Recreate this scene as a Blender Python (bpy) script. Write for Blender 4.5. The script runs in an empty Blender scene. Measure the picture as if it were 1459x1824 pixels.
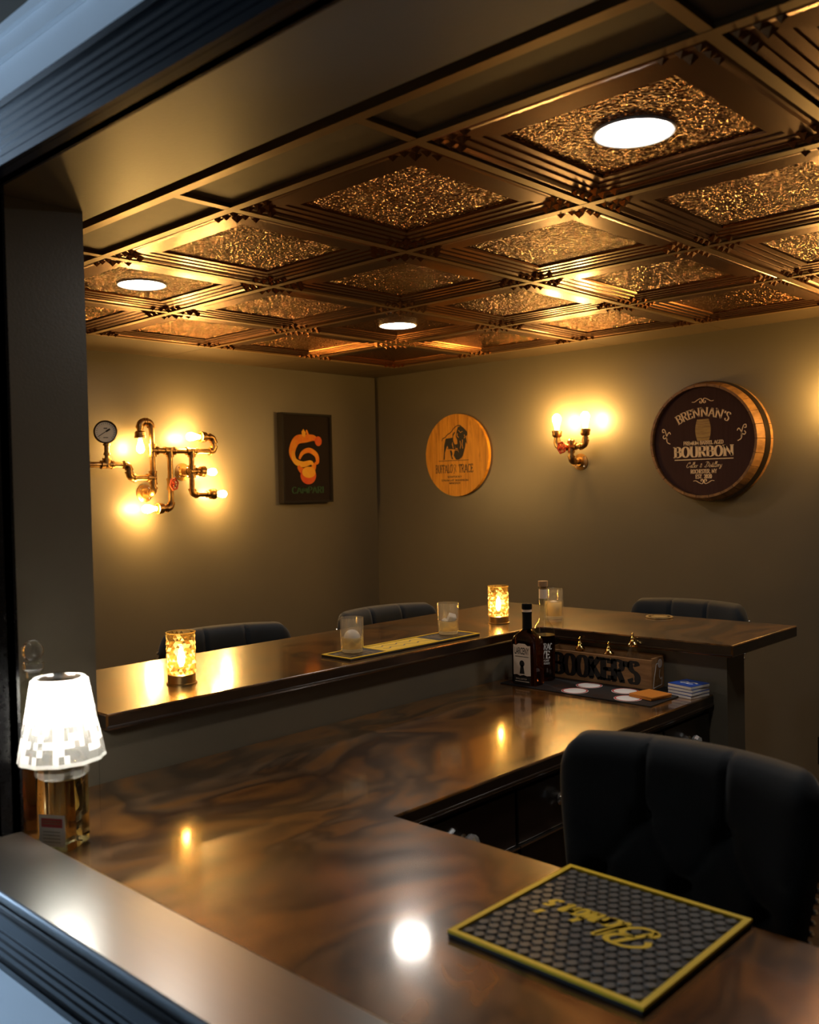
import bpy, math, random
from mathutils import Vector, Matrix
from mathutils.geometry import tessellate_polygon
random.seed(7)
S = bpy.context.scene
COL = S.collection
PI = math.pi

# ------------------------------------------------------------------ camera
def camera():
    yaw, pitch, roll = math.radians(133.3432), math.radians(-1.3553), math.radians(-1.2705)
    fw = Vector((math.cos(yaw)*math.cos(pitch), math.sin(yaw)*math.cos(pitch), math.sin(pitch)))
    r = fw.cross(Vector((0, 0, 1))).normalized(); u = r.cross(fw)
    c, s = math.cos(roll), math.sin(roll)
    R, U = c*r + s*u, -s*r + c*u
    cd = bpy.data.cameras.new('camera'); co = bpy.data.objects.new('camera', cd); COL.objects.link(co)
    m = Matrix.Identity(4)
    for i in range(3):
        m[i][0], m[i][1], m[i][2] = R[i], U[i], -fw[i]
    m.translation = (4.137, -4.097, 1.539)
    co.matrix_world = m
    cd.sensor_fit = 'HORIZONTAL'; cd.sensor_width = 36.0; cd.lens = 36*1684.16/1459
    cd.clip_start = 0.02
    cd.dof.use_dof = True; cd.dof.focus_distance = 3.0; cd.dof.aperture_fstop = 5.6
    S.camera = co
camera()

# ------------------------------------------------------------------ world, exposure
W = bpy.data.worlds.new('world'); S.world = W; W.use_nodes = True
W.node_tree.nodes['Background'].inputs[0].default_value = (0.55, 0.72, 1.0, 1)
W.node_tree.nodes['Background'].inputs[1].default_value = 0.0
S.view_settings.view_transform = 'Standard'; S.view_settings.look = 'None'
S.view_settings.exposure = 0.0; S.view_settings.gamma = 1.0
try: S.view_settings.use_curve_mapping = False
except Exception: pass
try:
    S.cycles.use_denoising = True
    S.cycles.max_bounces = 10; S.cycles.transparent_max_bounces = 12
    S.cycles.sample_clamp_indirect = 4.0
except Exception: pass
BULB = 430.0          # radiance of the filament bulbs
DOWN = 82.0          # radiance of the ceiling downlights
WIN = 40.0            # radiance of the added window in the outer room

# ------------------------------------------------------------------ materials
def N(t, typ, **kw):
    n = t.nodes.new(typ)
    for k, v in kw.items():
        if k in n.inputs: n.inputs[k].default_value = v
        else: setattr(n, k, v)
    return n
def col4(c): return (c[0], c[1], c[2], 1)
def mat(name, c=(.5, .5, .5), rough=.5, metal=0, spec=.5, c2=None, vscale=8, vdist=0, stretch=(1, 1, 1), ramp=None,
        bump=None, coat=0, coat_r=.04, sheen=0, trans=0, ior=1.45, emis=None, estr=0, alpha=1, rvar=0, coat_ior=1.5, vdetail=5.0):
    m = bpy.data.materials.new(name); m.use_nodes = True
    t = m.node_tree; b = t.nodes['Principled BSDF']
    b.inputs['Base Color'].default_value = col4(c); b.inputs['Roughness'].default_value = rough
    b.inputs['Metallic'].default_value = metal; b.inputs['Specular IOR Level'].default_value = spec
    b.inputs['Coat Weight'].default_value = coat; b.inputs['Coat Roughness'].default_value = coat_r; b.inputs['Coat IOR'].default_value = coat_ior
    b.inputs['Sheen Weight'].default_value = sheen; b.inputs['Transmission Weight'].default_value = trans
    b.inputs['IOR'].default_value = ior
    if emis: b.inputs['Emission Color'].default_value = col4(emis); b.inputs['Emission Strength'].default_value = estr
    if c2 or bump or ramp or rvar:
        tc = N(t, 'ShaderNodeTexCoord'); mp = N(t, 'ShaderNodeMapping'); mp.inputs['Scale'].default_value = stretch
        t.links.new(tc.outputs['Object'], mp.inputs['Vector'])
    if c2 or ramp or rvar:
        nz = N(t, 'ShaderNodeTexNoise', Scale=vscale, Detail=vdetail, Roughness=.6, Distortion=vdist)
        t.links.new(mp.outputs[0], nz.inputs['Vector'])
        rp = N(t, 'ShaderNodeValToRGB')
        if ramp:
            while len(rp.color_ramp.elements) > 1: rp.color_ramp.elements.remove(rp.color_ramp.elements[0])
            rp.color_ramp.elements[0].position = ramp[0][0]; rp.color_ramp.elements[0].color = col4(ramp[0][1])
            for p, q in ramp[1:]:
                e = rp.color_ramp.elements.new(p); e.color = col4(q)
        else:
            rp.color_ramp.elements[0].position = .35; rp.color_ramp.elements[1].position = .65
            rp.color_ramp.elements[0].color = col4(c); rp.color_ramp.elements[1].color = col4(c2 or c)
        t.links.new(nz.outputs['Fac'], rp.inputs[0])
        if c2 or ramp: t.links.new(rp.outputs[0], b.inputs['Base Color'])
        if rvar:
            mr = N(t, 'ShaderNodeMapRange'); mr.inputs['To Min'].default_value = rough-rvar; mr.inputs['To Max'].default_value = rough+rvar
            t.links.new(nz.outputs['Fac'], mr.inputs['Value']); t.links.new(mr.outputs[0], b.inputs['Roughness'])
    if bump:
        n2 = N(t, 'ShaderNodeTexNoise', Scale=bump[0], Detail=bump[3] if len(bump) > 3 else 2.0)
        t.links.new(mp.outputs[0], n2.inputs['Vector'])
        bp = N(t, 'ShaderNodeBump'); bp.inputs['Strength'].default_value = bump[1]; bp.inputs['Distance'].default_value = bump[2]
        t.links.new(n2.outputs['Fac'], bp.inputs['Height']); t.links.new(bp.outputs[0], b.inputs['Normal'])
    return m
def emat(name, c, s):
    m = bpy.data.materials.new(name); m.use_nodes = True; t = m.node_tree; t.nodes.clear()
    e = N(t, 'ShaderNodeEmission'); e.inputs[0].default_value = col4(c); e.inputs[1].default_value = s
    o = N(t, 'ShaderNodeOutputMaterial'); t.links.new(e.outputs[0], o.inputs[0])
    return m
def thin_glass(name, tint=(1, 1, 1), ior=1.5, rough=.02, transl=0, tcol=(1, 1, 1)):
    """thin-walled glass: fresnel mirror over a tinted clear (and slightly diffusing) body"""
    m = bpy.data.materials.new(name); m.use_nodes = True; t = m.node_tree; t.nodes.clear()
    tr = N(t, 'ShaderNodeBsdfTransparent'); tr.inputs[0].default_value = col4(tint)
    body = tr
    if transl:
        tl = N(t, 'ShaderNodeBsdfTranslucent'); tl.inputs[0].default_value = col4(tcol)
        mx = N(t, 'ShaderNodeMixShader'); mx.inputs[0].default_value = transl
        t.links.new(tr.outputs[0], mx.inputs[1]); t.links.new(tl.outputs[0], mx.inputs[2]); body = mx
    gl = N(t, 'ShaderNodeBsdfGlossy'); gl.inputs['Roughness'].default_value = rough
    fr = N(t, 'ShaderNodeFresnel'); fr.inputs[0].default_value = ior
    ge = N(t, 'ShaderNodeNewGeometry'); mi = N(t, 'ShaderNodeMapRange'); mi.inputs['To Min'].default_value = ior; mi.inputs['To Max'].default_value = 1/ior
    t.links.new(ge.outputs['Backfacing'], mi.inputs['Value']); t.links.new(mi.outputs[0], fr.inputs[0])
    m2 = N(t, 'ShaderNodeMixShader')
    t.links.new(fr.outputs[0], m2.inputs[0]); t.links.new(body.outputs[0], m2.inputs[1]); t.links.new(gl.outputs[0], m2.inputs[2])
    o = N(t, 'ShaderNodeOutputMaterial'); t.links.new(m2.outputs[0], o.inputs[0])
    return m
def hammered(name, c, rough):
    m = mat(name, c, rough, 1.0); t = m.node_tree; b = t.nodes['Principled BSDF']
    tc = N(t, 'ShaderNodeTexCoord')
    n1 = N(t, 'ShaderNodeTexNoise', Scale=125.0, Detail=0.0, Roughness=.5, Distortion=.35)
    t.links.new(tc.outputs['Object'], n1.inputs['Vector'])
    bp = N(t, 'ShaderNodeBump'); bp.inputs['Strength'].default_value = 1.0; bp.inputs['Distance'].default_value = .0085
    t.links.new(n1.outputs['Fac'], bp.inputs['Height']); t.links.new(bp.outputs[0], b.inputs['Normal'])
    return m

M = {}
M['wall'] = mat('wall_paint', (.127, .110, .080), .38, c2=(.119, .103, .075), vscale=3, bump=(160, .12, .002, 3))
M['outer_white'] = mat('outer_wall_paint', (.80, .82, .84), .55)
M['black_wood'] = mat('black_trim_paint', (.006, .006, .007), .2, c2=(.009, .009, .010), vscale=12, stretch=(1, 12, 12), spec=.3)
M['sill'] = mat('dark_sill_wood', (.020, .013, .009), .22, c2=(.03, .02, .014), vscale=10, stretch=(.6, 8, 8), coat=1.0, coat_r=.30, coat_ior=2.3)
M['black'] = mat('matte_black', (.006, .006, .007), .7, spec=.12)
M['outer_floor'] = mat('pale_floor', (.30, .34, .37), .6, c2=(.27, .31, .34), vscale=5)
M['floor'] = mat('floor_boards', (.05, .03, .018), .4, c2=(.08, .05, .03), vscale=6, stretch=(1, 9, 1))
M['bar'] = mat('epoxy_bar_top', (.1, .05, .02), .26, .35, vscale=2.5, vdist=.85, vdetail=3.2, stretch=(1.4, .9, 1),
    ramp=[(.22, (.015, .008, .004)), (.36, (.10, .040, .010)), (.44, (.22, .090, .018)), (.51, (.048, .024, .010)), (.58, (.155, .085, .038)), (.65, (.29, .115, .020)), (.73, (.085, .044, .018)), (.82, (.035, .027, .021))],
    coat=1.0, coat_r=.09, bump=(7, .10, .006, 2))
M['bar_edge'] = mat('dark_bar_edge', (.018, .011, .008), .3, c2=(.032, .019, .012), vscale=14, stretch=(1, 1, 3), coat=.7, coat_r=.12)
M['cab'] = mat('dark_cabinet', (.010, .006, .005), .28, c2=(.016, .009, .007), vscale=10, stretch=(1, 1, 6), coat=.4)
M['velvet'] = mat('charcoal_velvet', (.013, .016, .021), .8, c2=(.019, .024, .030), vscale=5, sheen=.13, spec=.2)
M['copper'] = mat('copper_ceiling', (.20, .078, .026), .27, 1.0, c2=(.16, .064, .022), vscale=5)
M['hammer'] = hammered('hammered_copper', (.25, .115, .038), .17)
M['grid'] = mat('bronze_grid', (.23, .145, .062), .38, .75)
M['panel'] = mat('bronze_plain_panel', (.075, .051, .026), .52, .25, c2=(.067, .046, .024), vscale=30)
M['brass'] = mat('aged_brass', (.60, .36, .13), .34, 1.0, c2=(.27, .145, .055), vscale=22, rvar=.08)
M['iron'] = mat('dark_iron', (.06, .045, .035), .42, .9)
M['steel'] = mat('bright_steel', (.75, .72, .68), .2, 1.0)
M['red'] = mat('red_valve_paint', (.62, .10, .05), .35, .3)
M['dial'] = mat('dial_face', (.72, .68, .6), .5)
M['bulb'] = emat('filament_glow', (1.0, .56, .155), BULB)
M['down'] = emat('downlight_glow', (1.0, .93, .84), DOWN)
M['candle'] = emat('candle_glow', (1.0, .66, .26), 170.0)
M['led'] = emat('led_glow', (1.0, .95, .82), 200.0)
M['pane'] = emat('added_window_glow', (.50, .72, 1.0), WIN)  # glow of the added, unseen window in the outer room
M['white'] = mat('white_plastic', (.8, .8, .78), .4)
M['clear'] = thin_glass('clear_glass', (.97, .97, .96), 1.8, .02, .06)
M['bottle_glass'] = thin_glass('bottle_glass', (.93, .95, .9))
M['amber_glass'] = thin_glass('amber_crystal', (1, .86, .5), 1.5, .05, .35, (1, .72, .3))
M['amber_clear'] = thin_glass('amber_cut_clear', (1, .78, .36), 1.6, .03, .06, (1, .7, .25))
M['amber_deep'] = thin_glass('amber_cut_deep', (.62, .36, .09), 1.6, .05, .12, (.8, .45, .1))
M['crystal_clear'] = thin_glass('white_cut_clear', (.88, .89, .88), 1.6, .03, .16, (1, 1, .98))
M['crystal'] = thin_glass('white_crystal', (.95, .97, 1), 1.55, .06, .55, (1, 1, .98))
M['whiskey'] = mat('whiskey', (.50, .14, .025), .0, 0, trans=1, ior=1.36)
M['darkwhiskey'] = mat('dark_whiskey', (.33, .075, .015), .0, 0, trans=1, ior=1.36)
M['tequila'] = mat('pale_gold_liquid', (.98, .90, .48), .0, 0, trans=1, ior=1.36)
M['drink'] = thin_glass('diluted_whiskey', (1, .90, .62), 1.33, .02, .6, (1, .88, .62))
M['ice'] = mat('ice', (1, .98, .93), .15, 0, trans=.15, ior=1.3, c2=(.92, .90, .85), vscale=60, bump=(90, .5, .004, 2))
M['label'] = mat('cream_label', (.82, .64, .48), .6)
M['paper'] = mat('white_paper', (.85, .78, .66), .6)
M['ink'] = mat('black_ink', (.012, .010, .009), .6)
M['ivory'] = mat('ivory_lettering', (.95, .70, .40), .6)
M['whiteprint'] = mat('white_print', (.92, .90, .87), .5)
M['redprint'] = mat('red_print', (.55, .05, .04), .5)
M['gold'] = mat('polished_brass', (.85, .58, .2), .16, 1.0)
M['lampbase'] = mat('satin_brass', (.62, .40, .15), .35, 1.0)
M['cork'] = mat('cork', (.45, .27, .13), .7, c2=(.3, .17, .08), vscale=60)
M['boxwood'] = mat('crate_pine', (.36, .19, .075), .55, c2=(.22, .11, .04), vscale=9, stretch=(1, 6, 6))
M['signwood'] = mat('sign_pine', (.62, .31, .055), .5, vscale=4.5, vdist=1.2, stretch=(7, 1, .7),
    ramp=[(.28, (.30, .11, .014)), (.42, (.60, .25, .025)), (.6, (.78, .35, .035)), (.78, (.46, .18, .02))], spec=.25)
M['stave'] = mat('barrel_oak', (.34, .17, .055), .5, c2=(.16, .08, .03), vscale=7, stretch=(5, 1, 5))
M['barrelface'] = mat('barrel_face_paint', (.044, .019, .017), .7, spec=.15, c2=(.054, .025, .021), vscale=10, stretch=(8, 1, .6))
M['smallbarrel'] = mat('printed_barrel_gold', (.48, .30, .07), .5, c2=(.33, .19, .04), vscale=18, stretch=(1, 1, 6))
M['frame'] = mat('dark_frame', (.010, .008, .008), .6, spec=.2)
M['poster'] = mat('poster_black', (.018, .012, .010), .7, spec=.12)
M['orange'] = mat('poster_orange', (.75, .16, .02), .8, c2=(.80, .30, .03), vscale=14, spec=.1)
M['yellow'] = mat('poster_yellow', (.85, .46, .05), .8, c2=(.80, .34, .03), vscale=14, spec=.1)
M['deepred'] = mat('poster_red', (.62, .07, .03), .8, c2=(.7, .14, .03), vscale=14, spec=.1)
M['postergreen'] = mat('poster_green', (.035, .075, .035), .7, spec=.1)
M['rubber'] = mat('black_rubber', (.016, .016, .016), .55)
M['rubber_scale'] = mat('grey_rubber', (.105, .104, .098), .5)
M['matyellow'] = mat('yellow_rubber', (.86, .58, .02), .5)
M['orangecoaster'] = mat('orange_leather', (.72, .25, .03), .5)
M['bluecoaster'] = mat('blue_card', (.025, .08, .42), .4)
M['leather'] = mat('tan_coaster', (.20, .13, .05), .5, c2=(.35, .25, .1), vscale=40)

# ------------------------------------------------------------------ mesh helpers
class MB:
    def __init__(s): s.v = []; s.f = []; s.mi = []; s.m = 0
    def add(s, vs, fs):
        o = len(s.v); s.v += [tuple(p) for p in vs]
        for f in fs: s.f.append([i+o for i in f]); s.mi.append(s.m)
        return s
    def box(s, x0, y0, z0, x1, y1, z1):
        v = [(x, y, z) for z in (z0, z1) for y in (y0, y1) for x in (x0, x1)]
        return s.add(v, [(0, 2, 3, 1), (4, 5, 7, 6), (0, 1, 5, 4), (2, 6, 7, 3), (0, 4, 6, 2), (1, 3, 7, 5)])
    def prism(s, poly, z0, z1, fr=None):
        fr = fr or (lambda x, y, z: (x, y, z)); n = len(poly)
        a = sum(poly[i][0]*poly[(i+1) % n][1]-poly[(i+1) % n][0]*poly[i][1] for i in range(n))
        if a < 0: poly = poly[::-1]
        vs = [fr(x, y, z0) for x, y in poly]+[fr(x, y, z1) for x, y in poly]
        tri = tessellate_polygon([[Vector((x, y, 0)) for x, y in poly]])
        fs = []
        for t in tri:
            a, b, c = t
            ar = (poly[b][0]-poly[a][0])*(poly[c][1]-poly[a][1])-(poly[c][0]-poly[a][0])*(poly[b][1]-poly[a][1])
            if ar < 0: b, c = c, b
            fs.append((a+n, b+n, c+n)); fs.append((c, b, a))
        fs += [(i, (i+1) % n, (i+1) % n+n, i+n) for i in range(n)]
        return s.add(vs, fs)
    def lathe(s, prof, n=24, o=(0, 0, 0), d=(0, 0, 1), cap=True, ph=0, flute=0, nf=0):
        q = Vector((0, 0, 1)).rotation_difference(Vector(d).normalized()); o = Vector(o); vs = []; fs = []
        for r, z in prof:
            for k in range(n):
                a = 2*PI*k/n+ph; rr = r*(1+flute*math.cos(nf*a)) if flute else r
                vs.append(o+q @ Vector((rr*math.cos(a), rr*math.sin(a), z)))
        for i in range(len(prof)-1):
            for k in range(n):
                k2 = (k+1) % n; fs.append((i*n+k, i*n+k2, (i+1)*n+k2, (i+1)*n+k))
        if cap:
            if prof[0][0] > 1e-5: fs.append(tuple(range(n-1, -1, -1)))
            if prof[-1][0] > 1e-5: fs.append(tuple((len(prof)-1)*n+k for k in range(n)))
        return s.add(vs, fs)
    def cyl(s, p0, p1, r0, r1=None, n=16):
        p0, p1 = Vector(p0), Vector(p1); d = p1-p0
        return s.lathe([(r0, 0), (r0 if r1 is None else r1, d.length)], n, p0, d)
    def tube(s, pts, r, n=10, closed=False):
        pts = [Vector(p) for p in pts]; m = len(pts); vs = []; fs = []
        nrm = None
        for i, p in enumerate(pts):
            if closed: t = (pts[(i+1) % m]-pts[i-1]).normalized()
            else: t = (pts[min(i+1, m-1)]-pts[max(i-1, 0)]).normalized()
            if nrm is None: nrm = t.orthogonal().normalized()
            nrm = (nrm-t*nrm.dot(t)).normalized(); b = t.cross(nrm)
            rr = r[i] if isinstance(r, (list, tuple)) else r
            vs += [p+rr*(math.cos(2*PI*k/n)*nrm+math.sin(2*PI*k/n)*b) for k in range(n)]
        for i in range(m if closed else m-1):
            j = (i+1) % m
            for k in range(n):
                k2 = (k+1) % n; fs.append((i*n+k, i*n+k2, j*n+k2, j*n+k))
        if not closed: fs += [tuple(range(n-1, -1, -1)), tuple((m-1)*n+k for k in range(n))]
        return s.add(vs, fs)
    def sphere(s, c, r, n=10, sz=1.0):
        return s.lathe([(max(1e-6, r*math.sin(PI*i/n)), -r*sz*math.cos(PI*i/n)) for i in range(n+1)], n*2, c, (0, 0, 1), False)
    def build(s, name, m, parent=None, smooth=False, bevel=0, loc=None, rotz=0, seg=2):
        me = bpy.data.meshes.new(name); me.from_pydata(s.v, [], s.f); 
        for q in (m if isinstance(m, (list, tuple)) else [m]): me.materials.append(M[q])
        if isinstance(m, (list, tuple)): me.polygons.foreach_set('material_index', s.mi)
        if smooth: me.polygons.foreach_set('use_smooth', [True]*len(me.polygons))
        me.validate(); me.update()
        o = bpy.data.objects.new(name, me); COL.objects.link(o)
        if parent: o.parent = parent
        if loc: o.location = loc
        o.rotation_euler.z = rotz
        if smooth:
            try: me.set_sharp_from_angle(angle=math.radians(40))
            except Exception: pass
        if bevel:
            b = o.modifiers.new('bevel', 'BEVEL'); b.width = bevel; b.segments = seg; b.limit_method = 'ANGLE'
        return o
def tag(o, label, cat, group=None):
    o['label'] = label; o['category'] = cat
    if group: o['group'] = group
    return o
def thing(name, label, cat, loc=(0, 0, 0), rotz=0, group=None):
    o = bpy.data.objects.new(name, None); COL.objects.link(o); o.empty_display_size = .05
    o.location = loc; o.rotation_euler.z = rotz
    return tag(o, label, cat, group)
def struct(o): o['kind'] = 'structure'; return o
def copy_tree(o, parent=None):
    c = o.copy(); COL.objects.link(c); c.parent = parent
    for ch in list(o.children): copy_tree(ch, c)
    return c
def bx(name, a, b, m, parent=None, bevel=0): return MB().box(*a, *b).build(name, m, parent, bevel=bevel)

# ------------------------------------------------------------------ lettering
def smooth_line(p, k=6):
    if len(p) < 4: return p
    q = [p[0]]+list(p)+[p[-1]]; out = []
    for i in range(1, len(q)-2):
        a, b, c, d = q[i-1], q[i], q[i+1], q[i+2]
        for j in range(k):
            t = j/k
            out.append(tuple(.5*(2*b[m]+(c[m]-a[m])*t+(2*a[m]-5*b[m]+4*c[m]-d[m])*t*t+(3*b[m]-a[m]-3*c[m]+d[m])*t**3) for m in (0, 1)))
    return out+[p[-1]]
def ell(cx, cy, rx, ry, a0=0, a1=360, n=20):
    return [(cx+rx*math.cos(math.radians(a0+(a1-a0)*i/n)), cy+ry*math.sin(math.radians(a0+(a1-a0)*i/n))) for i in range(n+1)]
G = {  # serif capitals: width, strokes, serif positions
'A': (.82, [[(.08, 0), (.40, 1)], [(.42, 1), (.74, 0)], [(.2, .33), (.62, .33)]], [(.08, 0), (.74, 0)]),
'B': (.70, [[(.14, 0), (.14, 1)], [(.14, 1), (.36, 1), (.54, .9), (.55, .66), (.38, .53), (.14, .53)], [(.36, .53), (.58, .42), (.6, .14), (.4, 0), (.14, 0)]], [(.1, 0), (.1, 1)]),
'C': (.72, [ell(.4, .5, .3, .5, 40, 320)], []),
'D': (.78, [[(.14, 0), (.14, 1)], [(.14, 1), (.36, 1), (.6, .85), (.67, .5), (.6, .15), (.36, 0), (.14, 0)]], [(.1, 0), (.1, 1)]),
'E': (.64, [[(.14, 0), (.14, 1)], [(.14, 1), (.54, 1)], [(.54, 1), (.54, .8)], [(.14, .52), (.42, .52)], [(.42, .62), (.42, .42)], [(.14, 0), (.56, 0)], [(.56, 0), (.56, .22)]], [(.1, 0), (.1, 1)]),
'F': (.6, [[(.14, 0), (.14, 1)], [(.14, 1), (.54, 1)], [(.54, 1), (.54, .8)], [(.14, .52), (.42, .52)]], [(.14, 0), (.1, 1)]),
'G': (.78, [ell(.4, .5, .3, .5, 45, 330), [(.68, 0), (.68, .42)], [(.5, .42), (.74, .42)]], []),
'H': (.78, [[(.14, 0), (.14, 1)], [(.64, 0), (.64, 1)], [(.14, .52), (.64, .52)]], [(.14, 0), (.14, 1), (.64, 0), (.64, 1)]),
'I': (.34, [[(.17, 0), (.17, 1)]], [(.17, 0), (.17, 1)]),
'K': (.74, [[(.14, 0), (.14, 1)], [(.6, 1), (.18, .48)], [(.26, .56), (.64, 0)]], [(.14, 0), (.14, 1), (.6, 1), (.64, 0)]),
'L': (.6, [[(.14, 0), (.14, 1)], [(.14, 0), (.54, 0)], [(.54, 0), (.54, .22)]], [(.1, 0), (.14, 1)]),
'M': (.94, [[(.12, 0), (.12, 1)], [(.12, 1), (.47, .15)], [(.47, .15), (.82, 1)], [(.82, 1), (.82, 0)]], [(.12, 0), (.82, 0)]),
'N': (.98, [[(.18, 0), (.18, 1)], [(.16, 1), (.80, 0)], [(.80, 0), (.80, 1)]], [(.18, 0), (.12, 1), (.80, 1)]),
'O': (.8, [ell(.4, .5, .3, .5)], []),
'P': (.66, [[(.14, 0), (.14, 1)], [(.14, 1), (.38, 1), (.58, .88), (.58, .6), (.38, .48), (.14, .48)]], [(.14, 0), (.1, 1)]),
'R': (.74, [[(.14, 0), (.14, 1)], [(.14, 1), (.38, 1), (.57, .9), (.57, .63), (.38, .52), (.14, .52)], [(.36, .52), (.62, 0)]], [(.14, 0), (.1, 1), (.64, 0)]),
'S': (.62, [[(.5, .82), (.42, .98), (.2, .98), (.12, .76), (.24, .58), (.42, .46), (.52, .28), (.44, .03), (.2, .01), (.1, .2)]], []),
'T': (.68, [[(.34, 0), (.34, 1)], [(.06, 1), (.62, 1)], [(.06, 1), (.06, .8)], [(.62, 1), (.62, .8)]], [(.34, 0)]),
'U': (.78, [[(.14, 1), (.14, .3), (.24, .04), (.4, 0), (.56, .04), (.64, .3), (.64, 1)]], [(.14, 1), (.64, 1)]),
'W': (1.0, [[(.08, 1), (.28, 0)], [(.28, 0), (.5, .9)], [(.5, .9), (.72, 0)], [(.72, 0), (.92, 1)]], [(.08, 1), (.92, 1)]),
'Y': (.74, [[(.08, 1), (.37, .45)], [(.66, 1), (.37, .45)], [(.37, .45), (.37, 0)]], [(.08, 1), (.66, 1), (.37, 0)]),
'Z': (.66, [[(.08, 1), (.58, 1)], [(.58, 1), (.08, 0)], [(.08, 0), (.6, 0)]], []),
"'": (.26, [[(.14, 1), (.12, .72)]], []), ',': (.26, [[(.14, .1), (.08, -.15)]], []), '.': (.26, [[(.1, .05), (.2, .05)]], []),
'2': (.6, [[(.1, .75), (.16, .96), (.42, .98), (.5, .74), (.36, .42), (.1, .02)], [(.1, .02), (.54, .02)], [(.54, .02), (.54, .2)]], []),
'0': (.62, [ell(.31, .5, .2, .5)], []), ' ': (.4, [], []),
# script
'C_': (.85, [[(.66, .78), (.6, .98), (.36, .96), (.14, .6), (.12, .2), (.32, 0), (.6, .14), (.7, .3)], [(.66, .78), (.5, .7), (.52, .85)]], []),
'D_': (1.0, [[(.1, .9), (.3, 1.02), (.62, .96), (.86, .66), (.8, .24), (.5, 0), (.2, .02), (.12, .14), (.3, .12), (.44, .4), (.52, .98)]], []),
'B_': (1.05, [[(-.05, .55), (-.2, .8), (.1, 1.08), (.6, 1.1), (.86, .92), (.8, .66), (.44, .54), (.82, .5), (.92, .24), (.66, -.02), (.26, 0), (.1, .22), (.3, .3)], [(.5, 1.06), (.36, .5), (.22, .0)]], []),
'a': (.42, [ell(.18, .22, .14, .22), [(.33, .44), (.32, .08), (.36, 0), (.44, .08)]], []),
'e': (.36, [[(.06, .2), (.3, .26), (.26, .44), (.12, .4), (.06, .18), (.14, .0), (.36, .1)]], []),
'i': (.22, [[(.08, .44), (.07, .08), (.12, 0), (.22, .08)], [(.09, .6), (.11, .66)]], []),
'l': (.24, [[(.02, .1), (.14, .6), (.16, .96), (.08, .96), (.07, .2), (.12, 0), (.24, .08)]], []),
'n': (.46, [[(.06, .44), (.06, 0)], [(.07, .26), (.18, .44), (.3, .42), (.32, .1), (.36, 0), (.46, .08)]], []),
'o': (.38, [ell(.18, .22, .14, .22), [(.26, .4), (.38, .36)]], []),
'r': (.34, [[(.06, .44), (.07, 0)], [(.07, .26), (.16, .42), (.32, .4)]], []),
's': (.32, [[(.26, .4), (.12, .42), (.08, .3), (.22, .2), (.24, .06), (.12, 0), (.02, .06)]], []),
't': (.26, [[(.1, .82), (.08, .1), (.14, 0), (.26, .08)], [(0, .5), (.24, .5)]], []),
'd': (.44, [ell(.18, .22, .14, .22), [(.36, .95), (.33, .1), (.37, 0), (.46, .08)]], []),
'y': (.42, [[(.06, .44), (.08, .1), (.2, .02), (.32, .16)], [(.36, .44), (.3, 0), (.22, -.34), (.08, -.36), (.04, -.2), (.2, -.08), (.42, .08)]], []),
'&': (.5, [[(.34, .62), (.14, .7), (.14, .52), (.3, .42), (.1, .3), (.1, .04), (.3, .0), (.4, .2)], [(.3, .42), (.44, .42)]], []),
}
def ribbon(mb, pts, tmin, tmax, fr, const=None):
    pts = [p for i, p in enumerate(pts) if i == 0 or (abs(p[0]-pts[i-1][0])+abs(p[1]-pts[i-1][1])) > 1e-6]
    if len(pts) < 2: return
    L, Rr = [], []
    for i, p in enumerate(pts):
        a, b = pts[max(0, i-1)], pts[min(len(pts)-1, i+1)]
        if pts[0] == pts[-1] and i in (0, len(pts)-1): a, b = pts[-2], pts[1]
        dx, dy = b[0]-a[0], b[1]-a[1]; l = math.hypot(dx, dy) or 1
        dx /= l; dy /= l
        w = (const if const else tmin+(tmax-tmin)*abs(dy)**1.6)/2
        L.append((p[0]-dy*w, p[1]+dx*w)); Rr.append((p[0]+dy*w, p[1]-dx*w))
    n = len(pts)
    mb.add([fr(*q) for q in L]+[fr(*q) for q in Rr], [(i+n, i+n+1, i+1, i) for i in range(n-1)])
def lettering(mb, text, height, width, fr, tmin=.06, tmax=.2, slant=0, serif=.3, arc=None, track=0):
    """flat lettering centred on (0,0) (baseline at -height/2) fitted to width; fr maps local 2-D to 3-D"""
    toks = []; i = 0
    while i < len(text):
        if i+1 < len(text) and text[i+1] == '_': toks.append(text[i:i+2]); i += 2
        else: toks.append(text[i]); i += 1
    adv = [G[t][0]+track for t in toks]; tot = sum(adv); sx = width/(tot*height) if width else 1
    x0 = -tot/2
    for t, a in zip(toks, adv):
        def loc(p):
            x = (x0+p[0]+slant*p[1])*height*sx; y = (p[1]-.5)*height
            if arc:
                th = x/arc; return (math.sin(th)*(arc+y), math.cos(th)*(arc+y)-arc)
            return (x, y)
        f2 = lambda x, y: fr(*loc((x, y)))
        for st in G[t][1]: ribbon(mb, smooth_line(st, 5), tmin, tmax, f2)
        for sx_, sy_ in G[t][2]:
            if serif: ribbon(mb, [(sx_-serif/2, sy_), (sx_+serif/2, sy_)], tmin, tmin, f2, const=tmin*1.1)
        x0 += a
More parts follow.
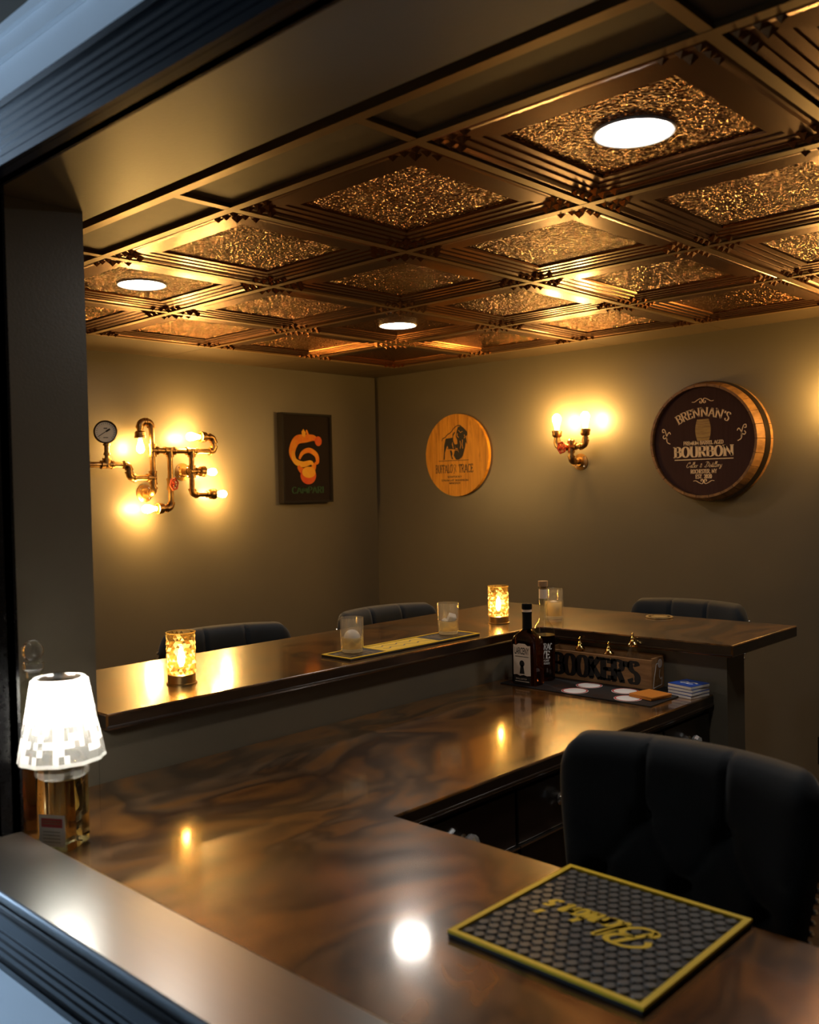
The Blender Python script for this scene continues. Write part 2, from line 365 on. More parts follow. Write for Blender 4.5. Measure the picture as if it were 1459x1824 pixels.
def block_text(text, h, w, fr, name, m, parent):
    """plain sans lettering from the built-in font, fitted to h x w"""
    cu = bpy.data.curves.new('t', 'FONT'); cu.body = text; cu.align_x = 'CENTER'; cu.size = 1; cu.resolution_u = 3; cu.offset = .012
    ob = bpy.data.objects.new('t', cu); COL.objects.link(ob)
    dg = bpy.context.evaluated_depsgraph_get(); me = bpy.data.meshes.new_from_object(ob.evaluated_get(dg))
    bpy.data.objects.remove(ob); bpy.data.curves.remove(cu)
    vs = [v.co.copy() for v in me.vertices]
    x0, x1 = min(v.x for v in vs), max(v.x for v in vs); y0, y1 = min(v.y for v in vs), max(v.y for v in vs)
    mb = MB(); mb.add([fr((v.x-(x0+x1)/2)*w/(x1-x0), (v.y-(y0+y1)/2)*h/(y1-y0)) for v in vs], [tuple(p.vertices) for p in me.polygons])
    bpy.data.meshes.remove(me)
    return mb.build(name, m, parent)
def flat_poly(mb, poly, fr):
    n = len(poly)
    tri = tessellate_polygon([[Vector((x, y, 0)) for x, y in poly]])
    fs = []
    for a, b, c in tri:
        ar = (poly[b][0]-poly[a][0])*(poly[c][1]-poly[a][1])-(poly[c][0]-poly[a][0])*(poly[b][1]-poly[a][1])
        fs.append((a, b, c) if ar > 0 else (a, c, b))
    mb.add([fr(x, y) for x, y in poly], fs)
# frames: on a face that looks to -Y, to +X, or up
def FY(x0, z0, y): return lambda x, z: (x0+x, y, z0+z)
def FX(y0, z0, x): return lambda a, z: (x, y0+a, z0+z)

# ================================================================== SETTING
ZC = 2.229
XR = 5.2
struct(bx('floor', (-.1, -3.386, -.06), (7.0, .1, 0), 'floor'))
struct(bx('floor_outer', (-1, -7.0, -.06), (7.0, -3.387, 0), 'outer_floor'))
struct(bx('wall_left', (-.1, -3.4, 0), (0, .1, 2.4), 'wall'))
struct(bx('wall_back', (0, 0, 0), (XR+.1, .1, 2.4), 'wall'))
struct(bx('wall_right', (XR, -3.385, 0), (XR+.1, 0, 2.4), 'wall'))
# the wall the photograph looks through, with its opening (x 2.49-4.9, z .93-2.09)
OX0, OX1, OZ0, OZ1 = 2.49, 4.9, .914, 2.085
w = MB()
for a, b in (((0, OX0), (0, 2.4)), ((OX1, XR), (0, 2.4)), ((OX0, OX1), (0, OZ0)), ((OX0, OX1), (OZ1, 2.4))):
    w.box(a[0], -3.385, b[0], a[1], -3.37, b[1])
struct(w.build('wall_front', 'wall'))
w = MB()
for a, b in (((-1, OX0-.01), (0, 2.31)), ((OX1+.01, 7), (0, 2.31)), ((OX0-.01, OX1+.01), (0, OZ0-.02)), ((OX0-.01, OX1+.01), (OZ1+.01, 2.31))):
    w.box(a[0], -3.402, b[0], a[1], -3.386, b[1])
struct(w.build('wall_outside', 'outer_white'))
struct(bx('wall_alcove', (0, -3.369, 0), (2.233, -3.082, 2.1515), 'wall'))
struct(bx('wall_header', (0, -3.369, 2.152), (XR, -3.045, 2.40), 'wall'))
struct(bx('trim_1', (0, -3.044, 2.315), (XR, -2.891, 2.345), 'wall'))
struct(bx('wall_bar_side', (2.116, -3.081, 0), (2.233, -1.344, 1.032), 'wall'))
struct(bx('wall_bar_end', (2.2335, -1.460, 0), (2.913, -1.343, 1.032), 'wall'))
# outer room shell
o = bx('ceiling_outer', (-1, -7, 2.312), (7, -3.386, 2.36), 'iron'); struct(o)
struct(bx('wall_outer_back', (-1, -7.1, 0), (7, -7, 2.4), 'wall'))
struct(bx('wall_outer_right', (7, -7, 0), (7.1, -3.4, 2.4), 'wall'))
w = MB()
for a, b in (((-7, -5.5), (0, 2.4)), ((-4.2, -3.403), (0, 2.4)), ((-5.5, -4.2), (0, .8)), ((-5.5, -4.2), (2.05, 2.4))):
    w.box(-1.1, a[0], b[0], -1.0, a[1], b[1])
struct(w.build('wall_outer_left', 'outer_white'))
# unseen glowing window, added to throw cool light on the outer wall
o = struct(bx('added_window_left_offscreen', (-1.08, -5.49, .81), (-1.06, -4.21, 2.04), 'pane'))
f = MB()
for y in (-5.5, -4.87, -4.24): f.box(-1.05, y, .8, -1.01, y+.04, 2.05)
for z in (.8, 1.40, 2.01): f.box(-1.05, -5.5, z, -1.01, -4.2, z+.04)
f.build('added_window_frame', 'white', o)

# opening lining, sill and fluted casing
win = struct(thing('window_1', 'x', 'x')); del win['label'], win['category']
bx('jamb', (OX0-.018, -3.405, OZ0), (OX0, -3.365, OZ1), 'black_wood', win)
bx('jamb', (OX1, -3.405, OZ0), (OX1+.018, -3.365, OZ1), 'black_wood', win)
bx('head_jamb', (OX0-.018, -3.405, OZ1), (OX1+.018, -3.365, OZ1+.018), 'black_wood', win)
bx('sill', (OX0-.10, -3.507, .932), (OX1+.1, -3.368, .950), 'sill', win, bevel=.004)
bx('sill_nosing', (OX0-.10, -3.520, .905), (OX1+.1, -3.425, .9315), 'black_wood', win, bevel=.003)
def casing(name, x0, x1, z0, z1, horiz=True):
    m = MB(); m.box(x0, -3.418, z0, x1, -3.403, z1)
    n = 5; wd = (z1-z0) if horiz else (x1-x0); g = .007; b = (wd-.024-g*(n+1))/n
    def strip(a, e, y):
        if horiz: m.box(x0, y, z0+a, x1, -3.417, z0+e)
        else: m.box(x0+a, y, z0, x0+e, -3.417, z1)
    for k in range(n): strip(.012+g+k*(b+g), .012+g+k*(b+g)+b, -3.4215)
    strip(0, .012, -3.427); strip(wd-.012, wd, -3.427)
    return m.build(name, 'black_wood', win, smooth=False)
casing('casing', OX0-.11, OX1+.11, OZ1-.012, OZ1+.09)
casing('casing', OX0-.11, OX1+.11, .735, .845)
casing('casing', OX0-.11, OX0-.008, .845, OZ1-.012, False)
casing('casing', OX1+.008, OX1+.11, .845, OZ1-.012, False)
# crown moulding of the outer room
struct(bx('trim_2', (-1, -3.412, 2.253), (7, -3.403, 2.284), 'outer_white')); struct(bx('trim_5', (-1, -3.420, 2.2842), (7, -3.403, 2.2998), 'outer_white'))
struct(bx('trim_3', (-1, -3.47, 2.300), (7, -3.403, 2.3119), 'panel'))

# ------------------------------------------------------------------ ceiling
ceil = struct(bx('ceiling', (0, -2.89, ZC+.035), (XR, 0, ZC+.12), 'iron'))
T = .61; GX, GY = .43, -.27
XI = [GX+T*i for i in range(8)]; YJ = [GY-T*j for j in range(5)]
YN = -2.885
for x in XI:
    bx('grid_bar', (x-.012, YN, ZC-.006), (x+.012, YJ[0]+.012, ZC+.012), 'grid', ceil)
for y in YJ:
    bx('grid_bar', (XI[0]-.012, y-.012, ZC-.0065), (XR, y+.012, ZC+.0125), 'grid', ceil)
bx('wall_angle', (0, YN-.006, ZC-.007), (XR, YN+.020, ZC+.012), 'grid', ceil)
def tile_mesh():
    h = T/2-.0125; m = MB()
    prof = [(0, .004), (.003, .004), (.005, -.001), (.010, -.0035), (.016, -.0035), (.027, -.0015), (.0285, .0006), (.052, .0002), (.0535, .0026), (.078, .0022), (.0795, .0046), (.104, .0042), (.107, .009)]
    vs = []; fs = []
    for d, z in prof:
        a = h-d; vs += [(-a, -a, z), (a, -a, z), (a, a, z), (-a, a, z)]
    for i in range(len(prof)-1):
        for k in range(4):
            k2 = (k+1) % 4; fs.append((i*4+k, (i+1)*4+k, (i+1)*4+k2, i*4+k2))
    m.add(vs, fs)
    s = .033
    for sx in (-1, 1):
        for sy in (-1, 1):
            for a in range(3):
                for b in range(3-a):
                    cx, cy = h-.002-(a+.5)*s, h-.002-(b+.5)*s; q = s*.47
                    c = (sx*cx, sy*cy)
                    m.add([(c[0]-q, c[1]-q, .007), (c[0]+q, c[1]-q, .007), (c[0]+q, c[1]+q, .007), (c[0]-q, c[1]+q, .007), (c[0], c[1], -.013)],
                          [(1, 0, 4), (2, 1, 4), (3, 2, 4), (0, 3, 4)])
    return m
t0 = tile_mesh().build('ceiling_tile', 'copper', ceil)
hf = T/2-.0125-.107
f0 = MB().add([(-hf, -hf, .009), (hf, -hf, .009), (hf, hf, .009), (-hf, hf, .009)], [(3, 2, 1, 0)]).build('hammered_field', 'hammer', t0)
first = True
for i in range(7):
    for j in range(4):
        t = t0 if first else copy_tree(t0, ceil)
        first = False
        t.location = (XI[i]+T/2, YJ[j]-T/2, ZC)
def panel(x0, y0, x1, y1, g=.013, mt='panel', top=0):
    if x1-x0 < .05 or y1-y0 < .03: return
    MB().box(x0+g, y0+g, ZC+.004-top, x1-g, y1-g, ZC+.012-top).build('border_panel', mt, ceil)
for i in range(7):
    panel(XI[i], YJ[0]+.012, XI[i+1], .0014, .0014, 'panel', .006); panel(XI[i], YN+.006, XI[i+1], YJ[4])
panel(0, YJ[0]+.012, XI[0], .0014, .0014, 'panel', .006); panel(0, YN+.006, XI[0]-.012, YJ[4], .0014, 'panel', .006)
for j in range(4): panel(0, YJ[j+1]+.012*(j == 3), XI[0]-.012, YJ[j]+.012*(j == 0), .0014, 'panel', .006)
panel(XI[7], YN, XR+.012, .012)
def downlight(x, y, label, off=''):
    t = thing('downlight'+off, label, 'ceiling light', (x, y, ZC+.0045), 0, 'recessed ceiling downlights')
    MB().lathe([(.0735, .0032), (.075, .001), (.079, .000), (.081, .002), (.081, .0048)], 40, cap=False).build('trim_ring', 'white', t, True)
    MB().lathe([(.0001, .003), (.073, .003)], 40, cap=False).build('diffuser'+off, 'down', t)
downlight(3.175, -2.405, 'round downlight in the copper tile nearest the dark header beam')
downlight(1.345, -2.405, 'round downlight in the copper tile above the pipe wall lamp')
downlight(1.345, -1.185, 'round downlight in the copper tile nearest the room corner')
downlight(3.175, -1.185, 'round downlight in the copper tile above the barrel sign', '_offscreen')

# ================================================================== BAR
def dark_edges(o):
    o.data.materials.append(M['bar_edge'])
    for p in o.data.polygons:
        if abs(p.normal.z) < .5: p.material_index = 1
    o.modifiers['bevel'].material = 0
m = MB(); m.prism([(1.757, -3.080), (2.268, -3.080), (2.268, -1.492), (2.945, -1.492), (2.945, -1.010), (1.757, -1.010)], 1.033, 1.069)
bar = thing('raised_bar_top', 'L-shaped raised bar top of marbled copper epoxy on knee walls', 'bar top', (0, 0, 0))
o = m.build('bar_slab', 'bar', bar, bevel=.004); dark_edges(o)
m = MB()
m.tube([(2.270, -3.080, 1.040), (2.270, -1.493, 1.040), (2.945, -1.494, 1.040)], .0035, 8)
m.build('edge_bead', 'bar_edge', bar)
m = MB(); m.prism([(2.236, -3.366), (4.88, -3.366), (4.88, -2.815), (2.873, -2.815), (2.873, -1.464), (2.236, -1.464)], .878, .914)
ctr = thing('lower_counter_top', 'L-shaped lower countertop of marbled brown epoxy inside the bar', 'countertop', (0, 0, 0))
o = m.build('counter_slab', 'bar', ctr, bevel=.004); dark_edges(o)
m = MB(); m.tube([(2.871, -1.466, .886), (2.874, -2.816, .886), (4.87, -2.817, .886)], .0035, 8)
m.build('edge_bead', 'bar_edge', ctr)
# cabinets below the side counter
YB = [-2.800, -2.416, -2.080, -1.744, -1.466]
def crystal_knob(c, parent):
    k = MB(); k.lathe([(.016, 0), (.016, .004), (.007, .006), (.007, .014)], 14, c, (1, 0, 0)).build('knob_stem', 'steel', parent, True)
    MB().lathe([(.008, .013), (.019, .019), (.022, .027), (.018, .036), (.008, .040)], 8, c, (1, 0, 0)).build('knob', 'crystal_knob', parent)
M['crystal_knob'] = mat('knob_crystal', (.85, .88, .9), .08, .75)
wh = ['nearest the opening', 'behind the velvet chair', 'second from the knee wall', 'against the end knee wall']
for i in range(4):
    y0, y1 = YB[i]+.002, YB[i+1]-.002
    c = thing('base_cabinet', 'dark glossy base cabinet with crystal knob, '+wh[i], 'cabinet', (2.56, (y0+y1)/2, 0), 0, 'dark base cabinets under the side counter')
    yy = (y1-y0)/2
    bx('carcass', (-.32, -yy, .08), (.285, yy, .8765), 'cab', c)
    bx('plinth', (-.32, -yy, 0), (.22, yy, .079), 'black', c)
    bx('top_rail', (.2855, -yy, .862), (.292, yy, .876), 'cab', c)
    d = bx('drawer', (.2855, -yy+.003, .738), (.300, yy-.003, .858), 'cab', c, bevel=.002)
    crystal_knob((.300, 0, .802), d)
    bx('edge_strip', (.2855, -yy, .7325), (.309, yy, .7365), 'steel', c)
    d = bx('drawer', (.2855, -yy+.003, .42), (.306, yy-.003, .732), 'cab', c, bevel=.003)
    crystal_knob((.306, 0, .60), d)
    d = bx('drawer', (.2855, -yy+.003, .10), (.306, yy-.003, .412), 'cab', c, bevel=.003)
    crystal_knob((.306, 0, .28), d)
c = thing('counter_base', 'dark panelled base cabinet under the front counter with knee space', 'cabinet', (3.9, -3.24, 0))
bx('carcass', (-1.02, -.12, .08), (.95, .09, .8765), 'cab', c)
bx('plinth', (-1.02, -.12, 0), (.95, .06, .079), 'black', c)
for k in range(4): bx('door', (-1.0+.48*k, .0905, .11), (-1.0+.48*k+.46, .105, .86), 'cab', c, bevel=.003)

# ================================================================== WALL LAMPS (pipes)
class Pipes:
    def __init__(s, root, r=.0135): s.o = root; s.r = r
    def seg(s, a, b, k=1.0): MB().cyl(a, b, s.r*k, n=16).build('pipe', 'brass', s.o, True)
    def collar(s, m, c, d, L=.010, k=1.5):
        c, d = Vector(c), Vector(d).normalized(); m.cyl(c-d*L/2, c+d*L/2, s.r*k, n=16)
    def elbow(s, c, d1, d2, e=.026):
        c, d1, d2 = Vector(c), Vector(d1).normalized(), Vector(d2).normalized(); m = MB()
        pts = []
        for i in range(9):
            t = i/8; pts.append(c+d1*e*(1-t)**2+d2*e*t*t)
        m.tube(pts, s.r*1.28, 14); s.collar(m, c+d1*e, d1); s.collar(m, c+d2*e, d2)
        m.build('elbow', 'brass', s.o, True)
    def tee(s, c, dirs, e=.026):
        c = Vector(c); m = MB()
        for d in dirs:
            d = Vector(d).normalized(); m.cyl(c-d*s.r*.9, c+d*e, s.r*1.3, n=16); s.collar(m, c+d*e, d)
        m.build('tee', 'brass', s.o, True)
    def socket(s, c, d, L=.052):
        m = MB(); r = s.r
        m.lathe([(r*1.3, 0), (r*1.3, .008), (r*1.1, .009), (r*1.1, .016), (r*1.5, .018), (r*1.9, .024), (r*1.9, .038), (r*2.05, .040), (r*2.05, L), (r*1.7, L), (r*1.6, L-.012)], 20, c, d)
        m.build('socket', 'brass', s.o, True)
    def bulb(s, c, d, k=1.0):
        prof = [(.009, 0), (.010, .012), (.013, .022), (.0175, .036), (.0185, .046), (.016, .056), (.009, .064), (.0005, .067)]
        MB().lathe([(a*k, b*k) for a, b in prof], 14, c, d).build('bulb', 'bulb', s.o, True)
    def flange(s, c, d, R=.042):
        f = MB().lathe([(R, 0), (R, .006), (s.r*2.0, .010), (s.r*1.6, .022), (s.r*1.2, .022)], 28, c, d).build('flange', 'brass', s.o, True)
        q = Vector((0, 0, 1)).rotation_difference(Vector(d)); c = Vector(c)
        for k in range(4):
            a = PI/4+k*PI/2; p = c+q @ Vector((R*.76*math.cos(a), R*.76*math.sin(a), .006))
            MB().lathe([(.006, 0), (.005, .003), (.0001, .0045)], 10, p, d).build('screw', 'steel', f, True)
    def wheel(s, c, d, R=.027):
        c = Vector(c); q = Vector((0, 0, 1)).rotation_difference(Vector(d).normalized()); m = MB()
        rim = [c+q @ Vector((R*(1+.10*math.cos(6*a))*math.cos(a), R*(1+.10*math.cos(6*a))*math.sin(a), .022)) for a in [2*PI*k/36 for k in range(36)]]
        m.tube(rim, .0045, 8, True)
        for k in range(6):
            a = 2*PI*k/6; m.tube([c+q @ Vector((0, 0, .022)), c+q @ Vector((R*math.cos(a), R*math.sin(a), .022))], .003, 6)
        m.lathe([(.007, .017), (.007, .028), (.003, .030)], 12, c, d)
        m.lathe([(.005, 0), (.005, .018)], 10, c, d)
        m.build('valve_wheel', 'red', s.o, True)
# large lamp on the left wall (local axes = world, origin on the wall)
L0 = thing('pipe_wall_lamp', 'brass pipe wall lamp with pressure gauge, red valve and five bulbs', 'wall lamp', (0, -1.5, 1.65))
P = Pipes(L0); X = .085
def q(y, z, x=X): return (x, y+1.5, z-1.65)
UP, DN, LF, RT, IN = (0, 0, 1), (0, 0, -1), (0, -1, 0), (0, 1, 0), (-1, 0, 0)
P.seg(q(-1.985, 1.686), q(-1.88, 1.686)); P.tee(q(-1.852, 1.686), [LF, RT, UP]); P.seg(q(-1.826, 1.686), q(-1.775, 1.686))
P.elbow(q(-1.738, 1.686), LF, DN, .022); P.elbow(q(-1.738, 1.624), UP, RT, .026); P.seg(q(-1.738, 1.662), q(-1.738, 1.65)); P.seg(q(-1.712, 1.624), q(-1.637, 1.624))
P.tee(q(-1.610, 1.624), [UP, DN, LF], .028); P.elbow(q(-1.610, 1.549), UP, IN, .024); P.seg(q(-1.61, 1.6), q(-1.61, 1.57)); P.seg(q(-1.61, 1.549, .06), q(-1.61, 1.549, .015))
P.flange(q(-1.61, 1.549, 0), (1, 0, 0), .044)
P.seg(q(-1.610, 1.652), q(-1.611, 1.73)); P.tee(q(-1.611, 1.756), [UP, DN, RT]); P.seg(q(-1.611, 1.782), q(-1.613, 1.868)); P.elbow(q(-1.613, 1.893), DN, LF, .024)
P.seg(q(-1.637, 1.893), q(-1.649, 1.893)); P.elbow(q(-1.674, 1.893), RT, DN, .024); P.socket(q(-1.674, 1.866), DN); P.bulb(q(-1.674, 1.808), DN)
P.seg(q(-1.585, 1.756), q(-1.54, 1.756)); P.tee(q(-1.513, 1.756), [LF, RT, DN]); P.seg(q(-1.487, 1.756), q(-1.414, 1.756)); P.tee(q(-1.388, 1.756), [LF, RT, DN]); P.seg(q(-1.362, 1.756), q(-1.28, 1.756))
P.elbow(q(-1.254, 1.756), LF, UP, .024); P.seg(q(-1.254, 1.78), q(-1.254, 1.805)); P.elbow(q(-1.254, 1.829), DN, LF, .024); P.socket(q(-1.28, 1.829), LF); P.bulb(q(-1.338, 1.829), LF, 1.15)
P.seg(q(-1.513, 1.73), q(-1.513, 1.62)); P.tee(q(-1.513, 1.592), [UP, DN], .024); P.wheel(q(-1.513, 1.592), (.95, .3, 0)); P.seg(q(-1.513, 1.566), q(-1.513, 1.5)); P.elbow(q(-1.513, 1.474), UP, LF, .024)
P.socket(q(-1.539, 1.474), LF); P.bulb(q(-1.597, 1.474), LF, 1.15)
P.seg(q(-1.388, 1.73), q(-1.389, 1.68)); P.tee(q(-1.389, 1.654), [UP, DN, RT, IN]); P.seg(q(-1.389, 1.628), q(-1.39, 1.565)); P.elbow(q(-1.39, 1.539), UP, RT, .024)
P.seg(q(-1.389, 1.654, .06), q(-1.389, 1.654, .015)); P.flange(q(-1.389, 1.654, 0), (1, 0, 0), .044)
P.socket(q(-1.363, 1.654), RT, .05); P.bulb(q(-1.308, 1.652), RT)
P.seg(q(-1.366, 1.539), q(-1.305, 1.539)); P.socket(q(-1.305, 1.539), RT, .05); P.bulb(q(-1.250, 1.538), RT)
# gauge on its riser
MB().lathe([(.011, .0), (.011, .03), (.016, .031), (.016, .042), (.012, .043), (.012, .075), (.017, .076), (.017, .085), (.008, .086), (.008, .105)], 18, q(-1.850, 1.70), UP).build('gauge_riser', 'brass', L0, True)
gz = q(-1.850, 1.838, .07)
gd = Vector((.93, -.36, 0)).normalized()
g = MB().lathe([(.045, 0), (.052, .002), (.054, .03), (.050, .034), (.047, .031), (.047, .026), (.0001, .026)], 32, gz, gd).build('pressure_gauge', 'iron', L0, True)
MB().lathe([(.047, .0265), (.0001, .0268)], 32, gz, gd, cap=False).build('dial', 'dial', g)
gq = Vector((0, 0, 1)).rotation_difference(gd); gx = Vector((0, 0, 1)).cross(gd).normalized()
gfr = lambda a, b: Vector(gz)+gd*.0285+gx*a+Vector((0, 0, 1))*b
m = MB(); ribbon(m, [(-.034, -.022), (.016, .012)], .003, .003, gfr, .003); ribbon(m, [(.002, .002), (.02, .014)], .008, .008, gfr, .008)
for k in range(21):
    a = math.radians(-45+270*k/20); ribbon(m, [(.036*math.cos(a), .036*math.sin(a)), (.043*math.cos(a), .043*math.sin(a))], .0012, .0012, gfr, .0013)
ribbon(m, [(-.008, .017), (.008, .017)], .004, .004, gfr, .004); ribbon(m, [(-.011, -.026), (.011, -.026)], .004, .004, gfr, .003)
m.build('needle', 'ink', g)

def sconce(x, label, off=False):
    s0 = thing('pipe_sconce_offscreen' if off else 'pipe_sconce', label, 'wall lamp', (x, 0, 1.66), 0, 'two-bulb pipe sconces on the back wall')
    p = Pipes(s0, .0125); Y = -.085
    OUT, RTX, LFX = (0, -1, 0), (1, 0, 0), (-1, 0, 0)
    p.flange((0, 0, 0), OUT, .042); p.seg((0, -.02, 0), (0, -.06, 0)); p.elbow((0, Y, 0), (0, 1, 0), UP, .026)
    p.seg((0, Y, .024), (0, Y, .05)); p.tee((0, Y, .076), [UP, DN, LFX, RTX], .026)
    for sgn in (-1, 1):
        d = (sgn, 0, 0); p.seg((sgn*.026, Y, .076), (sgn*.06, Y, .076)); p.elbow((sgn*.084, Y, .076), (-sgn, 0, 0), UP, .026)
        p.seg((sgn*.084, Y, .10), (sgn*.084, Y, .112)); p.socket((sgn*.084, Y, .110), UP, .050); p.bulb((sgn*.084, Y, .166), UP, 1.2)
    MB().lathe([(.016, 0), (.018, .006), (.014, .012), (.006, .018)], 16, (0, Y, .100), UP).build('cap', 'brass', s0, True)
    p.wheel((-.03, Y-.012, .073), (-.25, -1, 0), .027)
    if off:
        for ch in s0.children:
            if ch.name.startswith('bulb'): ch.name = 'bulb_offscreen'
sconce(1.475, 'brass pipe sconce with two upright bulbs between the buffalo sign and the barrel sign')
sconce(2.86, 'brass pipe sconce with two upright bulbs beyond the barrel sign', True)

# ================================================================== WALL DECOR
# buffalo sign
sg = thing('round_wood_sign', 'round pine plank sign burned with a standing buffalo', 'sign', (.665, -.001, 1.728))
R = .232; cuts = [-.232, -.183, -.06, .02, .085, .17, .232]
for a, b in zip(cuts[:-1], cuts[1:]):
    n = 14; xs = [a+.0008+(b-a-.0016)*i/n for i in range(n+1)]
    poly = [(x, math.sqrt(max(0, R*R-x*x))) for x in xs]+[(x, -math.sqrt(max(0, R*R-x*x))) for x in reversed(xs)]
    pp = []
    for p_ in poly:
        if not pp or math.hypot(p_[0]-pp[-1][0], p_[1]-pp[-1][1]) > 1e-4: pp.append(p_)
    if math.hypot(pp[0][0]-pp[-1][0], pp[0][1]-pp[-1][1]) < 1e-4: pp.pop()
    MB().prism(pp, -.022, 0, lambda x, y, z: (x, z, y)).build('plank', 'signwood', sg)
fr = lambda x, z: (x, -.0226, z)
m = MB()
for poly in ([(.006, .134), (.015, .156), (.037, .164), (.053, .154), (.07, .14), (.084, .126), (.084, .11), (.073, .101), (.082, .058), (.072, .069), (.067, .043), (.058, .018), (.049, -.005), (.036, -.02), (.028, -.014), (.02, .013), (.01, .039), (-.005, .04), (-.009, .06), (.01, .062), (.009, .085), (-.001, .105), (.004, .124)],
    [(-.01, .027), (.012, .026), (.024, .006), (.032, -.022), (.01, -.027), (-.003, -.025), (-.019, -.002)],
    [(-.077, .096), (-.025, .1), (-.025, .08), (-.03, .061), (-.022, .037), (-.057, .039), (-.065, .056), (-.072, .043), (-.084, .017), (-.087, -.022), (-.096, -.025), (-.092, .018), (-.089, .057), (-.082, .08)],
    [(-.024, .119), (-.011, .131), (-.003, .131), (-.02, .106), (-.019, .08), (-.009, .06), (-.005, .033), (-.018, .037), (-.026, .077)],
    [(-.046, .029), (-.033, .028), (-.027, .012), (-.03, -.005), (-.022, -.025), (-.033, -.021), (-.041, .002)]): flat_poly(m, poly, fr)
ribbon(m, smooth_line([(-.104, .084), (-.099, .097), (-.081, .103), (-.063, .118), (-.037, .13), (-.011, .154), (.015, .166), (.037, .164)]), .004, .004, fr, .005)
ribbon(m, [(-.066, .039), (-.022, .036), (.012, .031)], .004, .004, fr, .004); ribbon(m, [(-.133, -.030), (.09, -.030)], .003, .003, fr, .003)
m.build('burned_buffalo', 'ink', sg)
m = MB()
fr2 = lambda x, z: (x, -.0230, z)
for pts, w_ in (([(.012, .122), (.010, .108), (.020, .098)], .005), ([(.062, .112), (.068, .100), (.060, .092)], .004), ([(.030, .080), (.036, .055), (.030, .035)], .004), ([(.050, .085), (.046, .06), (.05, .035)], .004), ([(.02, .14), (.035, .125), (.05, .132)], .003)):
    ribbon(m, smooth_line(pts), w_, w_, fr2, w_)
m.build('buffalo_highlight', 'signwood', sg)
m = MB(); f3 = lambda x, z: (x-.014, -.0226, z-.076)
lettering(m, 'BUFFALO', .044, .128, lambda x, z: f3(x-.079, z), .08, .17, serif=.2); lettering(m, 'TRACE', .044, .105, lambda x, z: f3(x+.083, z), .08, .17, serif=.2)
ribbon(m, smooth_line([(-.022, .026), (-.008, .014), (0, -.01), (-.006, -.03)]), .003, .003, f3, .003); ribbon(m, smooth_line([(-.004, .022), (.01, .018), (.006, 0), (.012, -.02)]), .003, .003, f3, .003)
lettering(m, 'KENTUCKY', .010, .105, lambda x, z: f3(x, z-.046), .1, .2, serif=0)
lettering(m, 'STRAIGHT BOURBON', .010, .20, lambda x, z: f3(x, z-.066), .1, .2, serif=0)
lettering(m, 'WHISKEY', .010, .085, lambda x, z: f3(x, z-.082), .1, .2, serif=0)
m.build('burned_lettering', 'ink', sg)

# barrel head sign
br = thing('barrel_head_sign', 'deep barrel-head sign with oak staves, black hoop and ivory bourbon lettering', 'sign', (2.19, -.001, 1.727))
RO, RI, D = .262, .243, .125
ns = 26
for k in range(ns):
    a0, a1 = 2*PI*k/ns+.004, 2*PI*(k+1)/ns-.004; m = MB(); vs = []
    for y, ro in ((0, RO+.010), (-.07, RO+.006), (-D, RO-.008)):
        for r_, a in ((RI, a0), (RI, (a0+a1)/2), (RI, a1), (ro, a1), (ro, (a0+a1)/2), (ro, a0)): vs.append((r_*math.cos(a), y, r_*math.sin(a)))
    fs = [(0, 1, 4, 5), (1, 2, 3, 4), (17, 16, 13, 12), (16, 15, 14, 13)]
    for i in (0, 6):
        for j in range(6): fs.append((i+j, i+6+j, i+6+(j+1) % 6, i+(j+1) % 6))
    m.add(vs, fs).build('stave', 'stave', br)
MB().lathe([(RO+.011, .028), (RO+.012, .030), (RO+.0085, .072), (RO+.006, .072)], 64, (0, 0, 0), (0, -1, 0), cap=False).build('hoop', 'iron', br, True)
MB().lathe([(RI-.001, .0), (RI-.001, .108), (.0001, .108)], 64, (0, 0, 0), (0, -1, 0)).build('head_board', 'barrelface', br, True)
def bf(dx, dz): return lambda x, z: (x+dx, -.1088, z+dz)
for s_, h_, w_, dz, a_, b_, kw in (("BRENNAN'S", .038, .265, .130, .08, .19, dict(arc=.26, serif=.24)), ('PREMIUM BARREL AGED', .016, .19, -.007, .12, .24, dict(serif=.2)),
    ('BOURBON', .046, .285, -.046, .07, .25, dict(serif=.32)), ('C_ellar & D_istillery', .024, .17, -.105, .05, .11, dict(slant=.35, serif=0)),
    ('ROCHESTER, NY', .017, .125, -.135, .12, .26, dict(serif=.2)), ('EST. 2020', .017, .078, -.158, .12, .26, dict(serif=.2))):
    m = MB(); lettering(m, s_, h_, w_, bf(0, dz), a_, b_, **kw); m.build('ivory_lettering', 'ivory', br)
m = MB(); ribbon(m, [(-.14, -.081), (.14, -.081)], .003, .003, bf(0, 0), .0042); m.build('ivory_rule', 'ivory', br)
def flourish(dx, dz, s, sy=1):
    m = MB()
    for g_ in (-1, 1):
        ribbon(m, [(g_*x, z) for x, z in smooth_line([(1, .1), (.75, .12), (.45, -.05), (.15, -.15), (.04, .08), (.14, .25), (.26, .18), (.22, .05)], 5)], .05, .1, lambda x, z: bf(dx, dz)(x*s, z*sy*s))
    m.build('ivory_flourish', 'ivory', br)
flourish(0, .183, .052, -1); flourish(0, -.183, .050, 1)
for sg_ in (-1, 1):
    m = MB()
    for pts in ([(-.012, -.038), (.004, -.028), (.006, -.004), (-.006, .016), (-.014, .006)], [(.004, -.022), (.008, .006), (.016, .028), (.026, .03), (.026, .018), (.018, .018)], [(.006, -.006), (.018, -.012), (.024, -.004), (.018, .004)]):
        ribbon(m, smooth_line(pts), .003, .005, lambda x, z: bf(sg_*.172, .032)(x*sg_, z), .0042)
    m.build('ivory_flourish', 'ivory', br)
